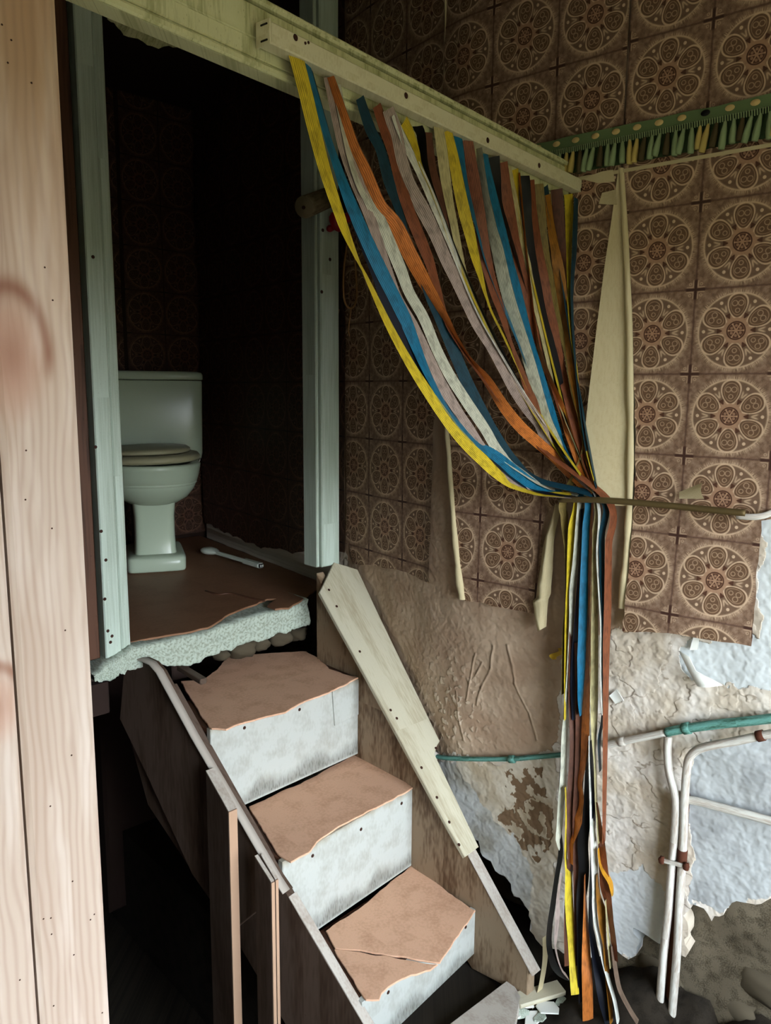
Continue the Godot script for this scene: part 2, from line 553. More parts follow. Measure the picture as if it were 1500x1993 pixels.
	M.wire = mat("dull wire", Color(0.55, 0.55, 0.52), 0.4)
	M.wire.metallic = 0.8
	M.white_plastic = mat("white plastic", Color(0.82, 0.85, 0.80), 0.35)
	M.black = mat("black plastic", Color(0.03, 0.03, 0.035), 0.5)
	M.nail = mat("rusty nail", Color(0.20, 0.10, 0.06), 0.8)
	M.pipe = mat("white painted pipe", Color(0.84, 0.83, 0.81), 0.5, tex(grime_image(256, Color(0.92, 0.92, 0.90), Color(0.45, 0.32, 0.24), 0.38, 0.28, 930.0, 3.0)), Vector3(1, 4, 1))
	M.rust = mat("rusty iron", Color(0.30, 0.16, 0.10), 0.9)
	M.verdigris = mat("green corroded copper", Color(0.42, 0.60, 0.56), 0.8, tex(grime_image(256, Color(0.95, 1, 1), Color(0.4, 0.45, 0.38), 0.7, 0.4, 1030.0, 2.0)), Vector3(2, 6, 1))
	M.rod = mat("tarnished brass rod", Color(0.40, 0.34, 0.22), 0.5)
	M.rod.metallic = 0.5
	M.rail = mat("cream plastic curtain rail", Color(0.84, 0.82, 0.70), 0.45, tex(grime_image(256, Color(0.95, 0.95, 0.93), Color(0.72, 0.68, 0.56), 0.3, 0.25, 1130.0, 1.0)), Vector3(6, 3, 1))
	M.paper_back = mat("bare back of old wallpaper", Color(0.86, 0.82, 0.70), 0.85, tex(grime_image(256, Color(0.90, 0.88, 0.83), Color(0.74, 0.67, 0.56), 0.22, 0.1, 1230.0, 1.0)), Vector3(3, 3, 1))
	M.paper_back.backlight_enabled = true
	M.paper_back.backlight = Color(0.10, 0.09, 0.07)
	M.flake = mat("loose white paint flake", Color(0.83, 0.83, 0.80), 0.7)
	M.peg = mat("weathered wooden roller", Color(0.70, 0.62, 0.52), 0.85, tex(con), Vector3(3, 3, 1))
	M.string = mat("jute string", Color(0.52, 0.38, 0.24), 0.95)
	M.red = mat("crumpled red foil", Color(0.55, 0.06, 0.14), 0.3)
	M.band = mat("green woven braid", Color(0.38, 0.46, 0.31), 0.9)
	M.band_dark = mat("dark green backing", Color(0.20, 0.27, 0.17), 0.95)
	M.tassel_green = mat("green silk tassel", Color(0.50, 0.57, 0.42), 0.7)
	M.tassel_dark = mat("dark brown tassel", Color(0.28, 0.24, 0.15), 0.8)
	M.tassel_gold = mat("gold tassel", Color(0.70, 0.62, 0.36), 0.7)
	M.dot = mat("cream braid dot", Color(0.78, 0.68, 0.46), 0.8)
	var ribs := paint(64, 256, func(x: int, y: int) -> Color:
		var s := 0.80 + 0.14 * sin(x * TAU / 8.0) + 0.10 * fine.get_noise_2d(x * 2.0, y * 0.5)
		s *= 1.0 - 0.22 * maxf(0.0, nz(x * 1.0 + 60.0, y * 1.6))
		return Color(s, s, s))
	M.ribs = tex(ribs)
	print("materials ", Time.get_ticks_msec() - t0)

# ---------------------------------------------------------------- the rooms
func shell() -> void:
	var slab := func(called: String, lo: Vector3, hi: Vector3, m: Material, parent: Node3D) -> void:
		var st := mb()
		box(st, lo, hi, 0.004)
		build(called, st, m, parent)
	# lower floor with a dark pit under the platform and beside the stairs
	var fl := structure("floor", "dirty lower floor littered with paint flakes around the foot of the stairs", "floor")
	slab.call("slab", Vector3(1.06, -0.5, -3.4), Vector3(2.3, 0.0, -0.55), M.soil, fl)
	slab.call("slab", Vector3(-1.8, -0.5, -0.55), Vector3(2.5, 0.0, 2.2), M.soil, fl)
	slab.call("pit", Vector3(0.1, -0.6, -3.4), Vector3(1.06, -0.4, -0.55), M.soil, fl)
	var ce := structure("ceiling", "plain dim ceiling above the room and the toilet cubicle", "ceiling")
	slab.call("slab", Vector3(-1.8, 2.75, -0.96), Vector3(2.6, 2.9, 2.3), M.room, ce)
	slab.call("slab", Vector3(-1.8, 2.75, -3.5), Vector3(2.6, 2.9, -0.96), M.dark, ce)  # cubicle part coloured dark for its shade
	# wall behind the viewer with a tall window
	var wr := structure("wall_rear", "plain wall behind the viewer holding the window", "wall")
	slab.call("pier", Vector3(-1.8, 0, 0.80), Vector3(0.22, 2.75, 1.0), M.room, wr)
	slab.call("pier", Vector3(1.62, 0, 0.80), Vector3(2.5, 2.75, 1.0), M.room, wr)
	slab.call("lintel", Vector3(0.22, 1.9, 0.80), Vector3(1.62, 2.75, 1.0), M.room, wr)
	slab.call("sill", Vector3(0.22, 0, 0.80), Vector3(1.62, 0.40, 1.0), M.room, wr)
	var wl := structure("wall_left", "plain wall on the viewer's left", "wall")
	slab.call("wall", Vector3(-1.8, 0, -0.95), Vector3(-1.6, 2.75, 2.1), M.room, wl)
	# cubicle walls, seen through the opening
	var wb := structure("wall_back", "shade-darkened papered back wall of the toilet cubicle", "wall")
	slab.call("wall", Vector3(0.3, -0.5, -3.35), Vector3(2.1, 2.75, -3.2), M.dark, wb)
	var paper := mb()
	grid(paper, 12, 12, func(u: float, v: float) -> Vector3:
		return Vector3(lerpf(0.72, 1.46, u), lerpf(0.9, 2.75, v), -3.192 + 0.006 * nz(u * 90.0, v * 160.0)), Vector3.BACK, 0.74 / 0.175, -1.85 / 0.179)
	build("wallpaper_sheet", paper, M.paper_shaded, wb)
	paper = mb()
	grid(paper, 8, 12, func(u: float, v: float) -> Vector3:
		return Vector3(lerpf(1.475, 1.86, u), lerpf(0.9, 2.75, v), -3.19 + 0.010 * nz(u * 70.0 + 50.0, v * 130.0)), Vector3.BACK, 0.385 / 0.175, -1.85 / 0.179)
	build("wallpaper_sheet", paper, M.paper_shaded, wb)
	var wc := structure("wall_cubicle", "dark side wall of the toilet cubicle and an added unseen wall behind the planks", "wall")
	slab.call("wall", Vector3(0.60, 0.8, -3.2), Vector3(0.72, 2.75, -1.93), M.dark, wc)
	slab.call("added_wall", Vector3(0.2, -0.5, -3.3), Vector3(0.34, 2.75, -0.96), M.dark, wc)  # unseen wall, added to keep light out of the void

# ---------------------------------------------------------------- the papered wall
func plaster_images() -> Array:
	var w := 1024
	var h := 864
	var tan_ := wall_poly("600,760 1228,760 1226,1222 1188,1226 1100,1250 1090,1400 1080,1465 1000,1478 900,1472 840,1462 700,1200")
	var low := wall_poly("845,1478 960,1484 1090,1476 1080,1900 1000,1900 800,1600")
	var brown := wall_poly("985,1500 1060,1490 1075,1600 1060,1680 1005,1640 975,1590 990,1545")
	var white_low := wall_poly("850,1480 885,1480 935,1560 1000,1630 1045,1700 1040,1900 800,1700")
	var blue := wall_poly("1352,1246 1420,1238 1474,1238 1484,1010 1520,1005 1520,1338 1440,1336 1380,1330 1345,1322 1330,1298 1334,1268")
	var right := wall_poly("1340,1475 1380,1450 1520,1420 1520,1740 1400,1775 1345,1755")
	var cold := wall_poly("1188,1700 1250,1690 1300,1740 1300,1860 1188,1860")
	var wrinkles := [wall_poly("962,1258 956,1300 935,1340 928,1372"), wall_poly("925,1272 912,1330 908,1362"), wall_poly("990,1256 1000,1330 1030,1390 1046,1440"), wall_poly("940,1290 925,1315"), wall_poly("885,1345 893,1400 905,1440")]
	var im := Image.create(w, h, false, Image.FORMAT_RGB8)
	var hm := Image.create(w, h, false, Image.FORMAT_RGB8)
	for py in h:
		for px in w:
			var d := -0.6 + 1.6 * (px + 0.5) / w
			var y := 1.35 * (1.0 - (py + 0.5) / h)
			var n1 := nz(d * 260.0, y * 260.0)
			var n2 := fine.get_noise_2d(d * 420.0, y * 420.0)
			var n3 := nz(d * 900.0 + 70.0, y * 900.0)
			var q := Vector2(d + n1 * 0.018 + n2 * 0.004, y + n3 * 0.016)
			var c := Color(0.66, 0.61, 0.54)
			var t := 0.5 + 0.10 * n2 + 0.06 * n3
			var crack := absf(nz(d * 330.0 + 300.0, y * 420.0 + 100.0))
			if Geometry2D.is_point_in_polygon(q, tan_):
				c = Color(0.64, 0.54, 0.45).lerp(Color(0.70, 0.61, 0.52), clampf(0.5 + n1, 0, 1))
				var near := exp(-pow((d + 0.02) / 0.10, 2.0) - pow((y - 0.66) / 0.13, 2.0))
				var sp := ss(0.25, 0.5, n2 * 0.8 + n3 * 0.6) * near
				c = c.lerp(Color(0.86, 0.80, 0.72), sp * 0.7)
				t += 0.22 * sp
			elif Geometry2D.is_point_in_polygon(q, low):
				c = Color(0.68, 0.62, 0.53).lerp(Color(0.77, 0.73, 0.66), clampf(0.5 + n1 * 1.4, 0, 1))
				if Geometry2D.is_point_in_polygon(q, brown) and n3 > -0.12:
					c = Color(0.46, 0.37, 0.28)
					t -= 0.12
				if Geometry2D.is_point_in_polygon(q, white_low):
					c = Color(0.74, 0.74, 0.72).lerp(Color(0.62, 0.60, 0.55), clampf(n1 * 1.5, 0, 1))
			elif Geometry2D.is_point_in_polygon(q, blue):
				c = Color(0.79, 0.81, 0.81)
				t -= 0.22
			elif Geometry2D.is_point_in_polygon(q, right):
				c = Color(0.67, 0.68, 0.68).darkened(maxf(0.0, n1) * 0.25)
				t += 0.05 * fine.get_noise_2d(d * 120.0, y * 500.0)
			elif Geometry2D.is_point_in_polygon(q, cold):
				c = Color(0.78, 0.79, 0.79)
			else:
				c = Color(0.75, 0.70, 0.63).lerp(Color(0.84, 0.81, 0.77), clampf(0.45 + n1 * 1.3, 0, 1))
				var flake := ss(0.035, 0.012, crack)
				c = c.lerp(Color(0.50, 0.44, 0.37), flake * 0.5 * ss(0.0, 0.3, n1 + 0.2))
				t += 0.16 * ss(-0.05, 0.05, nz(d * 330.0 + 300.0, y * 420.0 + 100.0)) + 0.1 * n3
			for wr in wrinkles:
				for i in wr.size() - 1:
					var near2 := Geometry2D.get_closest_point_to_segment(Vector2(d + n1 * 0.006, y), wr[i], wr[i + 1])
					t += 0.30 * exp(-pow(near2.distance_to(Vector2(d + n1 * 0.006, y)) / 0.0035, 2.0))
			im.set_pixel(px, py, c)
			t = clampf(t, 0, 1)
			hm.set_pixel(px, py, Color(t, t, t))
	return [im, hm]

func papered_wall() -> void:
	var t0 := Time.get_ticks_msec()
	var wall := structure("wall_right", "old wall of peeling plaster and torn rosette wallpaper beside the stairs", "wall")
	# rough masonry core, set back, closing the room
	var st := mb(true)
	grid(st, 150, 90, func(u: float, v: float) -> Vector3:
		var d := lerpf(-1.85, 3.6, u)
		var y := lerpf(-0.4, 2.78, v)
		return wp(d, y, -0.05 + 0.022 * nz(d * 300.0, y * 300.0) + 0.02 * ss(0.25, 0.0, y) - 0.16 * ss(0.36, 0.30, d) * ss(0.60, 0.50, y) * ss(-0.9, -0.8, d)), Vector3.LEFT, 8.0, 5.0)
	build("masonry", st, M.stone, wall)
	st = mb()
	grid(st, 8, 1, func(u: float, v: float) -> Vector3:
		return wp(lerpf(-1.9, 3.7, u), lerpf(-0.5, 2.9, v), -0.35), Vector3.RIGHT)
	build("outer_face", st, M.room, wall)
	# plaster coat, broken away towards the floor
	var ims := plaster_images()
	var pm := mat("peeling painted plaster", Color(1, 1, 1), 0.7, tex(ims[0]), Vector3.ONE, bumps(ims[1], 7.0), 0.9)
	pm.texture_repeat = false
	M.plaster = pm
	var edge := wall_poly("880,1560 905,1600 965,1680 1020,1738 1042,1790 1052,1818 1075,1828 1100,1850 1150,1862 1190,1850 1222,1868 1243,1838 1232,1806 1262,1822 1300,1846 1342,1850 1344,1758 1385,1792 1418,1766 1470,1760 1520,1735")
	var poly := PackedVector2Array([Vector2(-1.75, 0.88), Vector2(-0.45, 0.88), Vector2(-0.3, 0.45)])
	poly.append_array(edge)
	poly.append_array(PackedVector2Array([Vector2(1.1, 0.5), Vector2(1.6, 0.35), Vector2(3.4, 0.3), Vector2(3.4, 2.77), Vector2(-1.75, 2.77)]))
	poly = ragged(poly, 0.012, 0.014, 2, 24)
	st = mb(true)
	wall_sheet(st, poly, 0.03, func(q: Vector2) -> float:
		return 0.006 * nz(q.x * 220.0, q.y * 220.0) + 0.03 * ss(0.40, 0.10, q.y) * ss(0.5, 0.25, q.x), func(q: Vector2) -> Vector2:
		return Vector2((q.x + 0.6) / 1.6, 1.0 - q.y / 1.35), 0.045)
	build("plaster_coat", st, pm, wall)
	# loose stones where the plaster is gone
	for i in 16:
		var row := i / 6
		var d := 0.36 + (i % 6) * 0.165 + row * 0.07 + rng.randf_range(-0.015, 0.015)
		var y := 0.02 + row * 0.085
		if row == 2 and d < 0.74:
			continue
		var s := mb(true)
		lump(s, wp(d, y, -0.064), Vector3(0.07, 0.066, 0.13), Basis(Vector3.UP, deg_to_rad(-8)), i + 3.0, 5.0)
		build("stone", s, M.stone, wall)
	# four lengths of wallpaper
	var flat := func(d0: float, y0: float) -> Callable:
		return func(q: Vector2) -> Vector2: return Vector2((q.x - d0) / 0.175, -(q.y - y0) / 0.179)
	var sheet := func(p: PackedVector2Array, off: Callable, d0: float, y0: float, label: String) -> void:
		var s := mb(true)
		wall_sheet(s, p, 0.022, off, flat.call(d0, y0))
		build("wallpaper_sheet", s, M.paper, wall).set_meta("label", label)
	var s0 := mb(true)
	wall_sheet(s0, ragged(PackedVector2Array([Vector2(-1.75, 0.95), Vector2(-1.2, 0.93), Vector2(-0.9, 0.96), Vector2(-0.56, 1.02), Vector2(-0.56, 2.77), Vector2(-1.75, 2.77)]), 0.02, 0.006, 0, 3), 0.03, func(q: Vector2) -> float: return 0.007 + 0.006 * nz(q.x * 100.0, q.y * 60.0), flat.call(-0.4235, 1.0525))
	build("wallpaper_sheet", s0, M.paper_shaded, wall).set_meta("label", "length of paper inside the cubicle, darkened for its shade")
	var lp := PackedVector2Array([Vector2(-0.555, 1.05), Vector2(-0.54, 1.06)])
	lp.append_array(wall_poly("690,1096 735,1101 775,1108 812,1122 842,1134 845,1000 849,800"))
	lp.append_array(PackedVector2Array([Vector2(-0.094, 1.75), Vector2(-0.094, 2.77), Vector2(-0.555, 2.77)]))
	sheet.call(ragged(lp, 0.02, 0.004, 1, 8), func(q: Vector2) -> float:
		return 0.007 + 0.004 * nz(q.x * 130.0, q.y * 90.0) + 0.010 * ss(-0.15, -0.09, q.x) * ss(1.6, 1.1, q.y), -0.4235, 1.0525, "leftmost length of paper, dark with its lower edge torn in a curve")
	var mp := wall_poly("873,800 890,1000 905,1166 960,1178 1010,1186 1052,1192 1056,1100 1060,1012 1075,985 1135,965 1148,850 1170,620 1190,480 1205,380")
	mp.append_array(PackedVector2Array([Vector2(0.414, 1.85), Vector2(0.414, 2.77), Vector2(-0.088, 2.77), Vector2(-0.088, 1.75)]))
	sheet.call(ragged(mp, 0.02, 0.004, 0, 13), func(q: Vector2) -> float:
		return 0.008 + 0.005 * nz(q.x * 100.0 + 40.0, q.y * 80.0) + 0.006 * ss(1.3, 1.0, q.y), 0.0735, 1.0545, "middle length of paper, behind the ribbons, torn away at its lower right")
	var rp := PackedVector2Array([Vector2(0.4185, 2.77), Vector2(0.4185, 1.9)])
	rp.append_array(wall_poly("1216,420 1232,640 1238,800 1239,900 1236,1000 1232,1100 1226,1190 1222,1222 1270,1222 1330,1227 1390,1238 1440,1244 1470,1250 1474,1180 1480,1090 1484,1012 1520,1006"))
	rp.append_array(PackedVector2Array([Vector2(0.95, 1.29), Vector2(3.4, 1.29), Vector2(3.4, 2.77)]))
	sheet.call(ragged(rp, 0.02, 0.003, 1, 17), func(q: Vector2) -> float:
		return 0.009 + 0.006 * nz(q.x * 90.0 + 140.0, q.y * 70.0) + 0.030 * pow(ss(1.45, 0.98, q.y), 1.5) + 0.010 * ss(0.46, 0.42, q.x) * ss(1.8, 1.2, q.y), 0.5935, 1.0645, "rightmost length of paper, bright, hanging loose below the brass rod")
	print("wall ", Time.get_ticks_msec() - t0)
	torn_paper()

# the curled backs of the paper
func curl(called: String, label: String, path: String, r: Array, turns: float, side: float, offs: float) -> void:
	var pts := []
	for q in nums(path):
		pts.append(wpx(q[0], q[1]))
	var st := mb(true)
	var rows := 36
	var f := func(u: float, v: float) -> Vector3:
		var x := v * (pts.size() - 1)
		var i := mini(int(x), pts.size() - 2)
		var q: Vector2 = pts[i].lerp(pts[i + 1], x - i)
		var n := wall_n(q.x)
		var t := Vector3(-n.z, 0, n.x)
		if t.z < 0:
			t = -t
		var rad := lerpf(r[0], r[1], v) * (1.0 + 0.25 * nz(v * 260.0 + pts[0].x * 900.0, 7.0))
		var a := u * TAU * turns
		return wp(q.x, q.y, offs + rad) + t * (side * sin(a) * rad) - n * (cos(a) * rad)
	grid(st, 16, rows, f, Vector3(-1, 0, 0.3))
	tag(build(called, st, M.paper_back), label, "torn paper", "curled backs of torn wallpaper")

func torn_paper() -> void:
	curl("paper_curl", "cream rolled edge of wallpaper hanging beside the leftmost bare strip of wall", "872,800 880,900 888,1000 896,1090 905,1164", [0.006, 0.011], 0.86, 1.0, 0.004)
	curl("paper_curl", "long pale rolled edge of wallpaper left of the bright loose sheet", "1213,330 1222,480 1229,640 1231,800 1231,900 1228,1000 1222,1100 1216,1180", [0.006, 0.010], 0.8, -1.0, 0.006)
	curl("paper_curl", "thin pale paper edge high on the dark wall above the lintel", "871,0 871,60 870,120 871,190", [0.003, 0.003], 0.8, 1.0, 0.004)
	# wide folded flap, standing off the wall at its left edge
	var left := nums("1208,330 1196,430 1184,520 1170,640 1157,760 1148,860 1146,920 1152,975")
	var right := nums("1214,330 1218,430 1222,520 1226,640 1229,760 1230,860 1231,920 1231,985")
	var st := mb(true)
	grid(st, 16, 28, func(u: float, v: float) -> Vector3:
		var x := v * 7.0
		var i := mini(int(x), 6)
		var a: Vector2 = wpx(lerpf(left[i][0], left[i + 1][0], x - i), lerpf(left[i][1], left[i + 1][1], x - i))
		var b: Vector2 = wpx(lerpf(right[i][0], right[i + 1][0], x - i), lerpf(right[i][1], right[i + 1][1], x - i))
		var q := a.lerp(b, u)
		return wp(q.x, q.y, 0.010 + (0.004 + 0.030 * v) * pow(1.0 - u, 1.6) + 0.006 * sin(u * PI) * v), Vector3(-1, 0, 0.2), 1.0, 3.0)
	tag(build("paper_flap", st, M.paper_back), "wide beige flap of wallpaper folded over above the brass rod", "torn paper")
	# crumpled hanging tongue
	var l2 := nums("1086,978 1068,1040 1058,1100 1050,1160 1047,1168 1058,1224")
	var r2 := nums("1096,980 1086,1040 1082,1090 1080,1150 1077,1165 1074,1214")
	st = mb(true)
	grid(st, 10, 25, func(u: float, v: float) -> Vector3:
		var x := v * 5.0
		var i := mini(int(x), 4)
		var a: Vector2 = wpx(lerpf(l2[i][0], l2[i + 1][0], x - i), lerpf(l2[i][1], l2[i + 1][1], x - i))
		var b: Vector2 = wpx(lerpf(r2[i][0], r2[i + 1][0], x - i), lerpf(r2[i][1], r2[i + 1][1], x - i))
		var q := a.lerp(b, u)
		return wp(q.x, q.y, 0.012 + 0.020 * v + 0.016 * sin(u * PI) + 0.006 * nz(u * 50.0, v * 160.0)), Vector3(-1, 0, 0.2))
	tag(build("paper_tongue", st, M.paper_back), "crumpled white tongue of torn wallpaper hanging left of the ribbons", "torn paper")
	# small torn curl in the bright sheet, and pale slips below the fringe
	st = mb(true)
	grid(st, 8, 8, func(u: float, v: float) -> Vector3:
		var q: Vector2 = wpx(lerpf(1330, 1378, u), lerpf(968, 936, v * (0.4 + 0.6 * u)))
		return wp(q.x, q.y, 0.030 + 0.022 * sin(v * PI * 0.8) * u), Vector3(-1, 0, 0.2))
	tag(build("paper_scrap", st, M.paper_back), "small curled scrap torn out of the bright sheet above the rod", "torn paper")
	var slips := [["1140,352 1178,337 1198,333 1202,356 1170,360", "upper pale slip of torn paper beside the right end of the curtain rail"], ["1177,378 1205,372 1207,402 1172,400", "lower pale slip of torn paper beside the right end of the curtain rail"]]
	for s in slips:
		st = mb(true)
		wall_sheet(st, wall_poly(s[0]), 0.01, func(q: Vector2) -> float: return 0.018 + 0.006 * nz(q.x * 500.0, q.y * 500.0), func(q: Vector2) -> Vector2: return q)
		tag(build("paper_slip", st, M.paper_back), s[1], "torn paper")
	# curled paint flakes on the plaster
	var flakes := [["1328,1262 1345,1300 1362,1330 1408,1332 1390,1318 1362,1300 1348,1272", 0.05, "large curled white paint flake hanging at the edge of the bluish patch"], ["1188,1352 1202,1340 1216,1362 1200,1368", 0.02, "small lifted paint flake just right of the ribbons above the pipe"], ["1352,1236 1362,1240 1360,1262 1346,1262", 0.02, "small dark lifted paint flake under the loose wallpaper"]]
	for q in flakes:
		st = mb(true)
		var o: float = q[1]
		wall_sheet(st, wall_poly(q[0]), 0.008, func(p: Vector2) -> float: return 0.008 + o * (0.35 + 0.5 * sin(p.x * 60.0 + p.y * 40.0)) * 0.5, func(p: Vector2) -> Vector2: return p, 0.003)
		tag(build("paint_flake", st, M.flake), q[2], "paint flake")

# ---------------------------------------------------------------- upper floor of the cubicle
func platform() -> void:
	var top := 0.88
	var t := thing("cubicle_platform", "raised cubicle floor with brown covering and broken pale rendered front edge", "platform", Vector3(1.1, 0.75, -2.3))
	var st := mb()
	plate(st, PackedVector2Array([Vector2(0.70, 2.0), Vector2(1.648, 2.06), Vector2(1.80, 3.2), Vector2(0.70, 3.2)]), 0.10, Transform3D(Basis(Vector3.RIGHT, Vector3.FORWARD, Vector3.UP), Vector3(0, 0.772, 0)), 0.003)
	build("slab", st, M.dark, t)
	# rendered front edge: an irregular band
	var up := nums("182,1316 205,1296 232,1280 258,1262 300,1254 360,1240 420,1226 470,1206 520,1194 560,1186 600,1166")
	var down := nums("186,1328 214,1326 236,1312 258,1304 310,1292 366,1296 420,1272 470,1256 520,1240 560,1228 602,1218")
	st = mb(true)
	var f := func(u: float, v: float) -> Vector3:
		var x := u * 10.0
		var i := mini(int(x), 9)
		var ax := lerpf(up[i][0], up[i + 1][0], x - i)
		var z := -1.885 - 0.08 * clampf((ax - 260.0) / 340.0, -0.3, 1.0)
		var a: Vector3 = on_z(ax, lerpf(up[i][1], up[i + 1][1], x - i), z)
		var b: Vector3 = on_z(lerpf(down[i][0], down[i + 1][0], x - i), lerpf(down[i][1], down[i + 1][1], x - i) + 5.0 * nz(u * 800.0, 3.0), z + 0.01)
		var p := Vector3.ZERO
		if v < 0.35:
			p = a + Vector3(0, 0.002, -0.14 * (1.0 - v / 0.35))
		elif v > 0.85:
			p = b + Vector3(0, 0, -0.10 * (v - 0.85) / 0.15)
		else:
			p = a.lerp(b, (v - 0.35) / 0.5)
		return p + Vector3(0, 0.003 * nz(u * 500.0, v * 90.0), 0.007 * nz(u * 520.0 + 60.0, v * 140.0) + 0.004 * fine.get_noise_2d(u * 900.0, v * 200.0))
	grid(st, 110, 20, f, Vector3(0, 0.5, 1), 3.0, 0.6)
	build("rendered_edge", st, M.render, t)
	# brown covering with a torn front
	st = mb()
	var cover := PackedVector2Array()
	for q in nums("258,1250 310,1240 360,1232 405,1222 432,1206 446,1196 470,1186 500,1176 520,1167 538,1166 520,1180 535,1186 562,1184 588,1168 612,1150"):
		var p := on_y(q[0], q[1], top + 0.004)
		cover.append(Vector2(p.x, -p.z))
	cover.append_array(PackedVector2Array([Vector2(1.66, 2.1), Vector2(1.79, 3.19), Vector2(0.73, 3.19), Vector2(0.73, 1.95)]))
	plate(st, ragged(cover, 0.02, 0.004, 0, 14), 0.006, Transform3D(Basis(Vector3.RIGHT, Vector3.FORWARD, Vector3.UP), Vector3(0, top, 0)), 0.001)
	build("floor_covering", st, M.lino, t)
	# a long curled split in the covering
	st = mb(true)
	var split := PackedVector3Array()
	for q in nums("400,1150 425,1157 450,1155 490,1165 515,1170"):
		split.append(on_y(q[0], q[1], top + 0.007))
	tube(st, smooth_path(split, 0.02), [0.0035], 6)
	build("torn_lip", st, M.dark_wood, t)
	# joists under the slab
	for q in [[0.80, -2.0], [1.1, -2.1], [1.42, -2.15]]:
		st = mb()
		bar(st, Vector3(q[0], 0.72, q[1]), Vector3(q[0], 0.72, -3.15), Vector3.UP, 0.09, 0.06, 0.004)
		build("joist", st, M.dark, t)  # dark colour stands for the shade under the slab
	st = mb()
	box(st, Vector3(1.0, -0.3, -2.7), Vector3(1.66, 0.76, -2.5), 0.01)
	build("support_wall", st, M.dark, t)

# ---------------------------------------------------------------- the stairs
func left_side(x: float, y: float, out := 0.0) -> Vector3:   # on the inner face of the left stringer, which leans a little in plan
	return on(x, y, Vector3(0.953 - out, 0, -1.668), Vector3(1, 0, -0.177).normalized())

